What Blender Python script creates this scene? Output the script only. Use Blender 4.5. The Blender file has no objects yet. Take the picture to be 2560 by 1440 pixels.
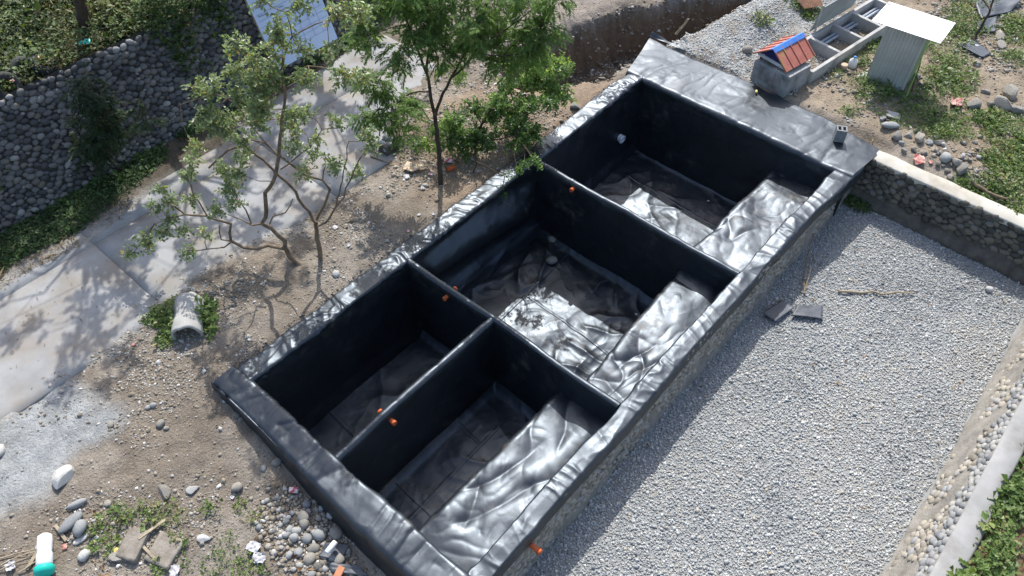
import bpy, math, random
import numpy as np
from mathutils import Vector, Matrix

random.seed(7)
rng = np.random.default_rng(7)
scene = bpy.context.scene
col = scene.collection

# ------------------------------------------------------------------ camera, sky, sun, exposure
CAM = np.array((-2.880, -9.061, 12.326))
YAW, PITCH = 0.7157, 0.8680
cam_data = bpy.data.cameras.new('camera')
cam_data.sensor_width = 36.0
cam_data.lens = 36.0 * 1947.2 / 2560.0
cam_data.clip_start = 0.1
cam_data.clip_end = 2000.0
cam = bpy.data.objects.new('camera', cam_data)
col.objects.link(cam)
cam.location = CAM
FWD = Vector((math.cos(YAW) * math.cos(PITCH), math.sin(YAW) * math.cos(PITCH), -math.sin(PITCH)))
cam.rotation_euler = FWD.to_track_quat('-Z', 'Y').to_euler()
scene.camera = cam

SUN_EL = math.radians(49.3)
SUN_AZ = math.atan2(0.57, 0.65)            # direction towards the sun, from +x
sun_dir = Vector((math.cos(SUN_EL) * math.cos(SUN_AZ), math.cos(SUN_EL) * math.sin(SUN_AZ), math.sin(SUN_EL)))
sun = bpy.data.lights.new('sun', 'SUN')
sun.energy = 3.15
sun.angle = math.radians(0.53)
sun.color = (1.0, 0.975, 0.94)
sun_o = bpy.data.objects.new('sun', sun)
col.objects.link(sun_o)
sun_o.location = (20, 16, 30)
sun_o.rotation_euler = (-sun_dir).to_track_quat('-Z', 'Y').to_euler()

world = bpy.data.worlds.new('World')
scene.world = world
world.use_nodes = True
wn = world.node_tree
bg = wn.nodes['Background']
sky = wn.nodes.new('ShaderNodeTexSky')
sky.sky_type = 'NISHITA'
sky.sun_disc = False
sky.sun_elevation = SUN_EL
sky.sun_rotation = math.pi / 2 - SUN_AZ
sky.air_density = 1.0
sky.dust_density = 2.6
wn.links.new(sky.outputs[0], bg.inputs[0])
bg.inputs[1].default_value = 0.15

vs = scene.view_settings
vs.view_transform = 'Standard'
vs.look = 'None'
vs.exposure = 0.84
vs.gamma = 1.0
vs.use_curve_mapping = False

# ------------------------------------------------------------------ numeric helpers
def vn(x, y, seed=0):
    x = np.asarray(x, float); y = np.asarray(y, float)
    xi = np.floor(x).astype(np.int64); yi = np.floor(y).astype(np.int64)
    fx = x - xi; fy = y - yi
    fx = fx * fx * (3 - 2 * fx); fy = fy * fy * (3 - 2 * fy)
    def h(a, b):
        v = (a * 374761393 + b * 668265263 + seed * 1442695041) & 0xffffffff
        v = ((v ^ (v >> 13)) * 1274126177) & 0xffffffff
        v = ((v ^ (v >> 15)) * 2246822519) & 0xffffffff
        return ((v ^ (v >> 16)) & 0xffffff) / 16777215.0
    a = h(xi, yi); b = h(xi + 1, yi); c = h(xi, yi + 1); d = h(xi + 1, yi + 1)
    return (a * (1 - fx) + b * fx) * (1 - fy) + (c * (1 - fx) + d * fx) * fy

def fbm(x, y, seed=0, octaves=4, gain=0.5):
    t = 0.0; a = 1.0; s = 0.0; f = 1.0
    for o in range(octaves):
        t = t + a * vn(x * f + 13.7 * o, y * f - 7.3 * o, seed + o); s += a; a *= gain; f *= 2.03
    return t / s

def ridge(x, y, seed=0, sharp=3.0):
    wx = vn(x * .7 + 5, y * .7, seed + 50) - .5; wy = vn(x * .7, y * .7 + 9, seed + 51) - .5
    n = vn(x + 1.3 * wx, y + 1.3 * wy, seed)
    return (1 - np.abs(2 * n - 1)) ** sharp

def S(t):
    t = np.clip(t, 0, 1); return t * t * (3 - 2 * t)

# ------------------------------------------------------------------ object helpers
def tag(o, label=None, cat=None, group=None, kind=None):
    if label: o['label'] = label
    if cat: o['category'] = cat
    if group: o['group'] = group
    if kind: o['kind'] = kind
    return o

def link(o, parent=None):
    col.objects.link(o)
    if parent is not None: o.parent = parent
    return o

def empty(name, loc=(0, 0, 0), rz=0.0):
    o = bpy.data.objects.new(name, None)
    o.empty_display_size = 0.2
    o.location = loc; o.rotation_euler = (0, 0, rz)
    return link(o)

def mesh(name, V, F, smooth=True):
    V = np.ascontiguousarray(np.asarray(V, np.float32).reshape(-1, 3))
    me = bpy.data.meshes.new(name)
    if isinstance(F, np.ndarray):
        k = F.shape[1]; n = F.shape[0]
        me.vertices.add(len(V)); me.vertices.foreach_set('co', V.ravel())
        me.loops.add(n * k); me.loops.foreach_set('vertex_index', np.ascontiguousarray(F.ravel().astype(np.int32)))
        me.polygons.add(n); me.polygons.foreach_set('loop_start', np.arange(0, n * k, k, dtype=np.int32))
        me.update(calc_edges=True)
    else:
        me.from_pydata([tuple(map(float, v)) for v in V], [], [tuple(f) for f in F])
        me.update()
    me.polygons.foreach_set('use_smooth', np.full(len(me.polygons), smooth))
    me.validate()
    return me

def obj(name, me, mat=None, parent=None):
    if mat is not None and not me.materials: me.materials.append(mat)
    o = bpy.data.objects.new(name, me)
    return link(o, parent)

def mo(name, V, F, mat=None, parent=None, smooth=True):
    return obj(name, mesh(name, V, F, smooth), mat, parent)

def gridF(n, m):
    a = np.arange(n * m).reshape(n, m)
    return np.stack([a[:-1, :-1], a[1:, :-1], a[1:, 1:], a[:-1, 1:]], -1).reshape(-1, 4)

def sheet(name, X, disp, mat, parent=None, flip=False):
    """X (n,m,3) surface points, pushed along their normals by disp."""
    du = np.gradient(X, axis=0); dv = np.gradient(X, axis=1)
    nn = np.cross(du, dv); nn /= (np.linalg.norm(nn, axis=2, keepdims=True) + 1e-9)
    if flip: nn = -nn
    Y = X + nn * disp[..., None]
    F = gridF(X.shape[0], X.shape[1])
    if flip: F = F[:, ::-1]
    return mo(name, Y.reshape(-1, 3), np.ascontiguousarray(F), mat, parent)

def attr_f(me, name, vals):
    a = me.attributes.new(name, 'FLOAT', 'POINT')
    a.data.foreach_set('value', np.ascontiguousarray(np.asarray(vals, np.float32)))

def attr_c(me, name, rgb):
    a = me.attributes.new(name, 'FLOAT_COLOR', 'POINT')
    v = np.ones((len(rgb), 4), np.float32); v[:, :3] = rgb
    a.data.foreach_set('color', v.ravel())

class B:
    """collects boxes, tubes and prisms into one mesh"""
    def __init__(s): s.v = []; s.f = []
    def add(s, V, F):
        o = len(s.v); s.v += [tuple(map(float, p)) for p in V]; s.f += [tuple(i + o for i in f) for f in F]; return s
    def box(s, x0, x1, y0, y1, z0, z1, bev=0.0):
        if bev <= 0:
            V = [(x, y, z) for x in (x0, x1) for y in (y0, y1) for z in (z0, z1)]
            return s.add(V, [(0, 1, 3, 2), (4, 6, 7, 5), (0, 4, 5, 1), (2, 3, 7, 6), (0, 2, 6, 4), (1, 5, 7, 3)])
        b = bev
        V = []
        for z, i in ((z0, 0), (z1 - b, 0), (z1, b)):
            V += [(x0 + i, y0 + b * 0, z), (x1 - i, y0, z), (x1 - i, y1, z), (x0 + i, y1, z)] if i == 0 else [(x0 + b, y0 + b, z), (x1 - b, y0 + b, z), (x1 - b, y1 - b, z), (x0 + b, y1 - b, z)]
        F = [(3, 2, 1, 0), (8, 9, 10, 11)]
        for k in (0, 4):
            for j in range(4): F.append((k + j, k + (j + 1) % 4, k + 4 + (j + 1) % 4, k + 4 + j))
        return s.add(V, F)
    def tube(s, pts, rad, n=8, cap=True):
        V, F = tube(pts, rad, n, cap); return s.add(V, F)
    def obox(s, c, u, v, w):
        """box from centre and three half vectors"""
        c, u, v, w = map(lambda a: np.asarray(a, float), (c, u, v, w))
        V = [c + a * u + b * v + d * w for a in (-1, 1) for b in (-1, 1) for d in (-1, 1)]
        return s.add(V, [(0, 1, 3, 2), (4, 6, 7, 5), (0, 4, 5, 1), (2, 3, 7, 6), (0, 2, 6, 4), (1, 5, 7, 3)])
    def build(s, name, mat, parent=None, smooth=False):
        return mo(name, s.v, s.f, mat, parent, smooth)

def tube(pts, rad, n=8, cap=True):
    pts = np.asarray(pts, float); m = len(pts)
    rad = np.full(m, rad, float) if np.isscalar(rad) else np.asarray(rad, float)
    T = np.gradient(pts, axis=0); T /= np.linalg.norm(T, axis=1, keepdims=True) + 1e-9
    up = np.array((0, 0, 1.0)) if abs(T[0][2]) < .9 else np.array((1.0, 0, 0))
    V = []; F = []
    a = np.linspace(0, 2 * np.pi, n, endpoint=False)
    for i in range(m):
        e1 = np.cross(T[i], up); e1 /= np.linalg.norm(e1) + 1e-9
        e2 = np.cross(T[i], e1); up = np.cross(e1, T[i])
        V += list(pts[i] + rad[i] * (np.outer(np.cos(a), e1) + np.outer(np.sin(a), e2)))
    for i in range(m - 1):
        for j in range(n):
            k = (j + 1) % n
            F.append((i * n + j, i * n + k, (i + 1) * n + k, (i + 1) * n + j))
    if cap:
        F.append(tuple(range(n))); F.append(tuple(range((m - 1) * n + n - 1, (m - 1) * n - 1, -1)))
    return V, F

def pipe(r_out, r_in, z0, z1, n=16):
    """hollow tube about z"""
    a = np.linspace(0, 2 * np.pi, n, endpoint=False); V = []
    for r, z in ((r_out, z0), (r_out, z1), (r_in, z1), (r_in, z0)):
        V += [(r * math.cos(t), r * math.sin(t), z) for t in a]
    F = []
    for k in range(4):
        for j in range(n):
            F.append((k * n + j, k * n + (j + 1) % n, ((k + 1) % 4) * n + (j + 1) % n, ((k + 1) % 4) * n + j))
    return V, F

def lathe(prof, n=16):
    a = np.linspace(0, 2 * np.pi, n, endpoint=False); V = []; F = []
    for r, z in prof: V += [(r * math.cos(t), r * math.sin(t), z) for t in a]
    for i in range(len(prof) - 1):
        for j in range(n):
            F.append((i * n + j, i * n + (j + 1) % n, (i + 1) * n + (j + 1) % n, (i + 1) * n + j))
    F.append(tuple(range(n - 1, -1, -1))); F.append(tuple(range((len(prof) - 1) * n, len(prof) * n)))
    return V, F

# ------------------------------------------------------------------ materials
def newmat(name):
    m = bpy.data.materials.new(name); m.use_nodes = True
    return m, m.node_tree, m.node_tree.nodes['Principled BSDF']

def nd(nt, t, **kw):
    n = nt.nodes.new(t)
    for k, v in kw.items():
        if k.startswith('i_'): n.inputs[k[2:].replace('_', ' ')].default_value = v
        else: setattr(n, k, v)
    return n

def ramp(nt, fac, stops, interp='LINEAR'):
    r = nt.nodes.new('ShaderNodeValToRGB'); r.color_ramp.interpolation = interp
    e = r.color_ramp.elements
    while len(e) < len(stops): e.new(0.5)
    for i, (p, c) in enumerate(stops):
        e[i].position = p; e[i].color = (c, c, c, 1) if np.isscalar(c) else (*c, 1)
    nt.links.new(fac, r.inputs[0]); return r.outputs[0]

def noise(nt, co, scale, detail=4, rough=.55, dist=0.0):
    n = nd(nt, 'ShaderNodeTexNoise'); n.inputs['Scale'].default_value = scale; n.inputs['Detail'].default_value = detail
    n.inputs['Roughness'].default_value = rough; n.inputs['Distortion'].default_value = dist
    nt.links.new(co, n.inputs['Vector']); return n.outputs['Fac']

def mixc(nt, fac, a, b, mode='MIX'):
    m = nd(nt, 'ShaderNodeMix', data_type='RGBA', blend_type=mode)
    for s, v in ((0, fac), (6, a), (7, b)):
        if hasattr(v, 'node'): nt.links.new(v, m.inputs[s])
        elif np.isscalar(v): m.inputs[s].default_value = v if s == 0 else (v, v, v, 1)
        else: m.inputs[s].default_value = (*v, 1)
    return m.outputs[2]

def bump(nt, bsdf, h, strength, dist):
    b = nd(nt, 'ShaderNodeBump'); b.inputs['Strength'].default_value = strength; b.inputs['Distance'].default_value = dist
    nt.links.new(h, b.inputs['Height']); nt.links.new(b.outputs[0], bsdf.inputs['Normal']); return b

def pmat(name, stops, scale=3.0, detail=5, rough=.8, bstr=.3, bdist=.02, bscale=None, spec=.3, attr=None, objrand=None, tint=None, metal=0.0, mottle=(.75, 1.2), dirt=None):
    m, nt, bs = newmat(name)
    co = nd(nt, 'ShaderNodeTexCoord').outputs['Object']
    f = noise(nt, co, scale, detail)
    c = ramp(nt, f, stops) if stops else None
    if attr:
        a = nd(nt, 'ShaderNodeAttribute', attribute_name=attr).outputs['Color']
        g = ramp(nt, f, [(.25, mottle[0]), (.75, mottle[1])])
        g2 = ramp(nt, noise(nt, co, scale * 7, 3), [(.3, .82), (.7, 1.15)])
        c = mixc(nt, 1.0, mixc(nt, 1.0, a, g, 'MULTIPLY'), g2, 'MULTIPLY')
    if objrand:
        r = nd(nt, 'ShaderNodeObjectInfo').outputs['Random']
        g = ramp(nt, f, [(.25, mottle[0]), (.75, mottle[1])])
        c = mixc(nt, 1.0, ramp(nt, r, objrand), g, 'MULTIPLY')
    if tint:
        r = nd(nt, 'ShaderNodeAttribute', attribute_name='tint').outputs['Fac']
        g = ramp(nt, f, [(.25, mottle[0]), (.75, mottle[1])])
        c = mixc(nt, 1.0, ramp(nt, r, tint), g, 'MULTIPLY')
    if dirt:
        d = ramp(nt, noise(nt, co, dirt[1], 5, .6), [(dirt[2], 0.0), (dirt[3], 1.0)])
        c = mixc(nt, d, c, dirt[0])
    nt.links.new(c, bs.inputs['Base Color'])
    bs.inputs['Roughness'].default_value = rough; bs.inputs['Metallic'].default_value = metal
    bs.inputs['Specular IOR Level'].default_value = spec
    if bstr > 0:
        h = noise(nt, co, bscale or scale * 4, 6, .6); bump(nt, bs, h, bstr, bdist)
    return m

def leafmat(name, stops, rough=.45, trans=.35):
    m, nt, bs = newmat(name)
    r = nd(nt, 'ShaderNodeAttribute', attribute_name='tint').outputs['Fac']
    c = ramp(nt, r, stops); nt.links.new(c, bs.inputs['Base Color'])
    bs.inputs['Roughness'].default_value = rough; bs.inputs['Specular IOR Level'].default_value = .4
    t = nd(nt, 'ShaderNodeBsdfTranslucent'); c2 = mixc(nt, 1.0, c, (1.25, 1.35, .6), 'MULTIPLY'); nt.links.new(c2, t.inputs[0])
    mx = nd(nt, 'ShaderNodeMixShader'); mx.inputs[0].default_value = trans
    nt.links.new(bs.outputs[0], mx.inputs[1]); nt.links.new(t.outputs[0], mx.inputs[2])
    nt.links.new(mx.outputs[0], nt.nodes['Material Output'].inputs['Surface'])
    return m

def liner_mat(name, dust=1.0, dlo=.56, base=.007, rough=(.36, .51)):
    m, nt, bs = newmat(name)
    co = nd(nt, 'ShaderNodeTexCoord').outputs['Object']
    d1 = ramp(nt, noise(nt, co, .8, 6, .65, .6), [(dlo, 0.0), (dlo + .18, 1.0)])
    d2 = ramp(nt, noise(nt, co, 5.0, 5, .7), [(.45, 0.0), (.72, 1.0)])
    dm = mixc(nt, 1.0, d1, d2, 'MULTIPLY')
    dm = mixc(nt, 1.0, dm, .8 * dust, 'MULTIPLY')
    film = ramp(nt, noise(nt, co, 1.7, 5, .6, .3), [(.35, base), (.75, base * 2.4)])
    c = mixc(nt, dm, mixc(nt, 1.0, film, (.85, .97, 1.15), 'MULTIPLY'), (.20, .165, .12))
    nt.links.new(c, bs.inputs['Base Color'])
    r = ramp(nt, noise(nt, co, 2.3, 6, .6, .5), [(.3, rough[0]), (.7, rough[1])])
    r = mixc(nt, dm, r, .75); nt.links.new(r, bs.inputs['Roughness'])
    bs.inputs['Specular IOR Level'].default_value = .9
    bs.inputs['Specular Tint'].default_value = (.75, .87, 1.0, 1)  # blue cast of the sheen is put into the specular colour
    h = mixc(nt, .35, noise(nt, co, 9.0, 3, .5, .6), noise(nt, co, 55.0, 3, .5))
    b1 = bump(nt, bs, h, .16, .015)
    # crisp creases: facets meeting along sharp lines, in patches
    wv = nd(nt, 'ShaderNodeTexNoise'); wv.inputs['Scale'].default_value = 1.6; wv.inputs['Detail'].default_value = 2; nt.links.new(co, wv.inputs['Vector'])
    va = nd(nt, 'ShaderNodeVectorMath', operation='MULTIPLY_ADD'); nt.links.new(wv.outputs['Color'], va.inputs[0]); va.inputs[1].default_value = (.55, .55, .55); nt.links.new(co, va.inputs[2])
    hs = None
    for sc_, w_ in ((1.5, 1.0), (3.4, .45)):
        vo = nd(nt, 'ShaderNodeTexVoronoi', feature='F1'); vo.inputs['Scale'].default_value = sc_; nt.links.new(va.outputs[0], vo.inputs['Vector'])
        mk = ramp(nt, noise(nt, co, sc_ * .45, 2), [(.50, 0.0), (.66, w_)])
        t_ = mixc(nt, 1.0, vo.outputs['Distance'], mk, 'MULTIPLY'); hs = t_ if hs is None else mixc(nt, 1.0, hs, t_, 'ADD')
    b2 = nd(nt, 'ShaderNodeBump'); b2.inputs['Strength'].default_value = .8; b2.inputs['Distance'].default_value = .032
    nt.links.new(hs, b2.inputs['Height']); nt.links.new(b1.outputs[0], b2.inputs['Normal']); nt.links.new(b2.outputs[0], bs.inputs['Normal'])
    return m

M = {}
M['liner'] = liner_mat('black_geomembrane', .75)
M['liner_floor'] = liner_mat('black_geomembrane_dusty', 1.0, .50)
M['ground'] = pmat('bare_earth', None, scale=5.5, attr='earth', rough=.95, bstr=.9, bdist=.06, bscale=20, spec=.15, mottle=(.74, 1.22))
M['road'] = pmat('worn_concrete_paving', [(.25, (.20, .20, .195)), (.5, (.285, .285, .278)), (.8, (.35, .348, .34))], scale=1.3, detail=9, rough=.9, bstr=.25, bdist=.01, bscale=40, spec=.2, dirt=((.24, .21, .17), .8, .45, .68))
M['concrete'] = pmat('grey_concrete', [(.25, (.30, .295, .28)), (.75, (.46, .45, .43))], scale=2.5, detail=8, rough=.88, bstr=.3, bdist=.01, bscale=40, dirt=((.16, .155, .14), 1.6, .55, .8))
M['coping'] = pmat('cast_concrete_coping', [(.25, (.36, .34, .29)), (.75, (.50, .475, .41))], scale=2.0, detail=8, rough=.9, bstr=.3, bdist=.008, bscale=45, dirt=((.26, .22, .16), 1.1, .5, .8))
M['old_concrete'] = pmat('stained_concrete', [(.3, (.10, .10, .095)), (.5, (.26, .26, .25)), (.75, (.38, .375, .36))], scale=2.2, detail=9, rough=.9, bstr=.5, bdist=.015, bscale=25)
M['pale_concrete'] = pmat('pale_concrete', [(.25, (.30, .29, .265)), (.75, (.43, .42, .39))], scale=4, detail=8, rough=.9, bstr=.4, bdist=.01, bscale=35)
M['curb'] = pmat('dull_kerb_concrete', [(.25, (.22, .22, .212)), (.75, (.33, .328, .318))], scale=2.2, detail=8, rough=.9, bstr=.3, bdist=.01, bscale=40, dirt=((.15, .14, .115), 1.3, .52, .8))
M['chunk'] = pmat('soiled_concrete', [(.3, (.17, .145, .115)), (.7, (.31, .28, .235))], scale=5, detail=8, rough=.95, bstr=.6, bdist=.02, bscale=22)
M['mortar_dark'] = pmat('dark_joint_mortar', [(.3, (.025, .025, .024)), (.7, (.07, .068, .06))], scale=4, detail=8, rough=.95, bstr=.7, bdist=.03, bscale=18)
M['mortar'] = pmat('grey_mortar', [(.3, (.06, .056, .048)), (.7, (.135, .125, .105))], scale=4, detail=8, rough=.95, bstr=.7, bdist=.03, bscale=18)
M['mortar_sand'] = pmat('sandy_mortar', [(.3, (.17, .158, .135)), (.7, (.28, .262, .23))], scale=4, detail=8, rough=.95, bstr=.7, bdist=.03, bscale=18)
GREYS = [(0, (.05, .051, .053)), (.35, (.10, .101, .102)), (.65, (.155, .154, .148)), (.85, (.13, .118, .10)), (1, (.29, .288, .28))]
TANS = [(0, (.18, .165, .135)), (.4, (.28, .25, .20)), (.75, (.36, .325, .265)), (1, (.27, .27, .27))]
DARKS = [(0, (.05, .05, .042)), (.5, (.10, .096, .078)), (.8, (.145, .13, .10)), (1, (.125, .13, .13))]  # moss tones, deepened to put the wall's shade into the stone colour
MIDS = [(0, (.14, .145, .15)), (.5, (.24, .245, .245)), (1, (.34, .33, .30))]
M['cobble'] = pmat('river_cobble', None, objrand=GREYS, scale=14, rough=.75, bstr=.25, bdist=.01)
M['cobble_t'] = pmat('river_cobble_mass', None, tint=GREYS, scale=14, rough=.75, bstr=.25, bdist=.01)
M['cobble_tan'] = pmat('sandy_cobble', None, objrand=TANS, scale=14, rough=.8, bstr=.3, bdist=.01)
M['cobble_tan_t'] = pmat('sandy_cobble_mass', None, tint=TANS, scale=14, rough=.8, bstr=.3, bdist=.01)
M['cobble_mid'] = pmat('grey_cobble', None, objrand=MIDS, scale=14, rough=.8, bstr=.3, bdist=.01)
M['cobble_mid_t'] = pmat('grey_cobble_mass', None, tint=MIDS, scale=14, rough=.8, bstr=.3, bdist=.01)
M['cobble_dark'] = pmat('mossy_shaded_cobble', None, objrand=DARKS, scale=14, rough=.75, bstr=.25, bdist=.01)
M['cobble_dark_t'] = pmat('mossy_shaded_cobble_mass', None, tint=DARKS, scale=14, rough=.75, bstr=.25, bdist=.01)
PEB = [(0, (.15, .155, .16)), (.2, (.27, .285, .285)), (.5, (.375, .39, .38)), (.75, (.43, .43, .40)), (.88, (.34, .305, .25)), (1, (.58, .585, .57))]
M['pebble'] = pmat('river_gravel', None, tint=PEB, scale=60, rough=.7, bstr=0)
M['gravel_base'] = pmat('gravel_fines', [(.3, (.19, .195, .19)), (.7, (.29, .293, .283))], scale=30, rough=.95, bstr=.6, bdist=.02, bscale=50)
DSTONE = [(0, (.16, .135, .10)), (.35, (.25, .215, .165)), (.7, (.34, .32, .285)), (.93, (.40, .39, .37)), (1, (.62, .61, .58))]
M['dirt_stone'] = pmat('dusty_stones', None, tint=DSTONE, scale=30, rough=.9, bstr=0)
M['rock'] = pmat('loose_rock', None, objrand=[(0, (.16, .15, .13)), (.5, (.25, .235, .205)), (1, (.31, .285, .24))], scale=8, rough=.85, bstr=.5, bdist=.02, bscale=25)
M['rock_grey'] = pmat('grey_river_stone', None, objrand=[(0, (.19, .195, .195)), (.5, (.26, .265, .26)), (1, (.33, .33, .31))], scale=8, rough=.75, bstr=.3, bdist=.01, bscale=30)
M['rock_white'] = pmat('pale_stone', [(.3, (.40, .39, .365)), (.7, (.52, .51, .485))], scale=8, rough=.85, bstr=.5, bdist=.02, bscale=25)
M['bark'] = pmat('brown_bark', [(.3, (.11, .08, .053)), (.7, (.25, .185, .125))], scale=9, rough=.9, bstr=.6, bdist=.02, bscale=35)
M['bark_dark'] = pmat('dark_bark', [(.3, (.035, .026, .02)), (.7, (.09, .065, .045))], scale=9, rough=.9, bstr=.6, bdist=.02, bscale=35)
M['deadwood'] = pmat('bleached_wood', [(.3, (.22, .175, .115)), (.7, (.40, .335, .24))], scale=7, rough=.85, bstr=.5, bdist=.01, bscale=30)
M['leaf_guava'] = leafmat('guava_leaves', [(0, (.11, .15, .075)), (.5, (.205, .265, .135)), (.9, (.31, .375, .20)), (.985, (.31, .37, .17)), (1, (.36, .30, .09))], .38, .42)
M['leaf_leuc'] = leafmat('feathery_leaves', [(0, (.08, .13, .04)), (.5, (.16, .25, .08)), (1, (.25, .36, .11))], .5, .5)
M['leaf_dark'] = leafmat('shade_leaves', [(0, (.02, .035, .015)), (.6, (.035, .065, .022)), (1, (.06, .095, .03))], .5)
M['leaf_shrub'] = leafmat('shrub_leaves', [(0, (.06, .11, .04)), (.55, (.12, .21, .065)), (.85, (.22, .33, .09)), (1, (.32, .42, .11))], .4, .45)
M['weed'] = leafmat('low_weeds', [(0, (.03, .06, .018)), (.5, (.06, .115, .03)), (.85, (.11, .17, .04)), (1, (.20, .17, .07))], .55, .25)
M['weed_bright'] = leafmat('fresh_weeds', [(0, (.06, .10, .025)), (.5, (.115, .18, .045)), (.85, (.18, .24, .065)), (1, (.26, .24, .10))], .45, .3)
M['terrace'] = leafmat('terrace_creeper', [(0, (.04, .065, .02)), (.45, (.09, .125, .035)), (.75, (.16, .185, .055)), (1, (.23, .19, .09))], .55, .25)
M['dry'] = leafmat('dry_grass', [(0, (.12, .085, .045)), (.5, (.21, .15, .075)), (1, (.32, .25, .13))], .8, .15)
M['deadleaf'] = leafmat('fallen_leaves', [(0, (.10, .055, .03)), (.5, (.21, .125, .06)), (1, (.36, .25, .13))], .7, .1)
M['pod'] = leafmat('seed_pods', [(0, (.05, .028, .018)), (1, (.12, .065, .035))], .6, .1)
M['orange'] = pmat('orange_pvc', [(.3, (.42, .085, .025)), (.7, (.52, .12, .035))], scale=6, rough=.45, bstr=.1, bdist=.005)
M['white_pvc'] = pmat('white_plastic', [(.3, (.62, .63, .63)), (.7, (.74, .75, .75))], scale=6, rough=.4, bstr=.1, bdist=.005)
M['grey_pvc'] = pmat('grey_pvc', [(.3, (.30, .34, .38)), (.7, (.42, .46, .50))], scale=6, rough=.4, bstr=.1, bdist=.005)
M['scrap'] = pmat('black_plastic_offcut', [(.3, (.04, .048, .058)), (.7, (.09, .10, .115))], scale=3, rough=.45, bstr=.25, bdist=.01, bscale=14)  # black sheet; blue-grey of the sky reflection is put into its base colour
M['tin'] = pmat('galvanised_iron', [(.3, (.36, .38, .36)), (.7, (.48, .50, .47))], scale=2.0, rough=.55, bstr=.05, bdist=.005, metal=.35)
M['tin_roof'] = pmat('bright_roof_iron', [(.3, (.70, .70, .71)), (.7, (.78, .78, .79))], scale=2.0, rough=.42, bstr=.05, bdist=.005, metal=.25, dirt=((.30, .18, .10), 1.6, .60, .74))
M['green_sheet'] = pmat('green_cladding', [(.3, (.16, .24, .13)), (.7, (.22, .31, .17))], scale=3, rough=.5, bstr=.05, bdist=.005)
M['red_roof'] = pmat('faded_red_roofing', [(.3, (.36, .115, .085)), (.7, (.46, .17, .12))], scale=4, rough=.55, bstr=.1, bdist=.005, dirt=((.30, .26, .06), 3.0, .56, .72))
M['blue_trim'] = pmat('blue_flashing', [(.3, (.045, .16, .50)), (.7, (.08, .24, .60))], scale=4, rough=.45, bstr=.1, bdist=.005)
M['navy'] = pmat('dark_blue_board', [(.3, (.015, .02, .09)), (.7, (.03, .035, .14))], scale=4, rough=.6, bstr=.1, bdist=.005)
M['white_board'] = pmat('weathered_white_board', [(.3, (.44, .46, .46)), (.7, (.58, .60, .60))], scale=4, rough=.7, bstr=.1, bdist=.005)
M['red_steel'] = pmat('red_oxide_steel', [(.3, (.16, .035, .02)), (.7, (.26, .06, .035))], scale=8, rough=.7, bstr=.2, bdist=.005)
M['hose'] = pmat('pink_hose', [(.3, (.34, .12, .11)), (.7, (.42, .17, .15))], scale=8, rough=.5, bstr=.1, bdist=.003)
M['board'] = pmat('fibre_cement_board', [(.3, (.26, .285, .28)), (.7, (.36, .385, .375))], scale=2, rough=.8, bstr=.1, bdist=.005)
M['tarp'] = pmat('pale_vinyl_banner', [(.3, (.50, .60, .76)), (.7, (.58, .67, .82))], scale=2, rough=.5, bstr=.08, bdist=.01, bscale=5)
M['ink'] = pmat('banner_print', [(.3, (.10, .125, .19)), (.7, (.14, .17, .24))], scale=8, rough=.6, bstr=0)
M['rubber'] = pmat('old_tyre_rubber', [(.3, (.022, .023, .025)), (.7, (.06, .06, .062))], scale=6, rough=.75, bstr=.3, bdist=.01)
M['card'] = pmat('cardboard', [(.3, (.44, .34, .24)), (.7, (.54, .43, .31))], scale=5, rough=.9, bstr=.1, bdist=.005)
M['paper'] = pmat('crumpled_white_litter', [(.3, (.34, .335, .35)), (.7, (.56, .555, .57))], scale=9, rough=.6, bstr=.3, bdist=.01)
M['redpack'] = pmat('red_white_packet', [(.42, (.55, .07, .08)), (.52, (.72, .62, .62))], scale=14, rough=.4, bstr=.2, bdist=.005)
M['pinksack'] = pmat('faded_red_sack', [(.38, (.36, .09, .08)), (.5, (.52, .32, .27)), (.62, (.46, .40, .32))], scale=4, rough=.75, bstr=.4, bdist=.015)
M['teal'] = pmat('teal_plastic', [(.3, (.01, .42, .33)), (.7, (.02, .52, .42))], scale=5, rough=.45, bstr=.1, bdist=.005)
M['yellow'] = pmat('yellow_plastic', [(.3, (.58, .47, .12)), (.7, (.68, .56, .2))], scale=5, rough=.6, bstr=.1, bdist=.005)
M['lime'] = pmat('lime_twine', [(.3, (.22, .52, .06)), (.7, (.32, .62, .1))], scale=5, rough=.6, bstr=0)
M['brick'] = pmat('orange_brick', [(.3, (.40, .17, .09)), (.7, (.52, .25, .14))], scale=6, rough=.9, bstr=.3, bdist=.01)
M['block'] = pmat('hollow_block', [(.3, (.15, .155, .155)), (.7, (.27, .275, .27))], scale=9, rough=.95, bstr=.5, bdist=.01, bscale=50)
M['iron'] = pmat('rusty_iron', [(.3, (.07, .035, .02)), (.7, (.16, .075, .04))], scale=8, rough=.8, bstr=.3, bdist=.005)

# ------------------------------------------------------------------ the ground
TX = [10.4, 11.2, 12.2, 14.0, 15.4, 17.4, 18.3, 19.2]
TUP = [2.8, 3.5, 3.35, 3.15, 2.6, 1.7, 1.0, 0]
TLO = [2.2, 1.6, 1.05, .65, .5, .05, -.12, -.25]
WALL_Y0, WALL_Y1, WALL_Z = 7.42, 8.42, 2.15      # foot and crest of the river-stone slope

def trench(x, y):
    up = np.interp(x, TX, TUP) + .22 * (vn(x * 1.9, x * 0, 31) - .5) + .07 * (vn(x * 7, x * 0, 32) - .5)
    lo = np.interp(x, TX, TLO) + .22 * (vn(x * 1.7, x * 0 + 4, 33) - .5)
    ins = np.minimum(up - y, y - lo) + .30 * (fbm(x * 1.6, y * 1.6, 37, 4) - .5) + .16 * (fbm(x * 6, y * 6, 38, 3) - .5)
    return np.where((x > 10.4) & (x < 19.2), ins, -1.0)

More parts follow.
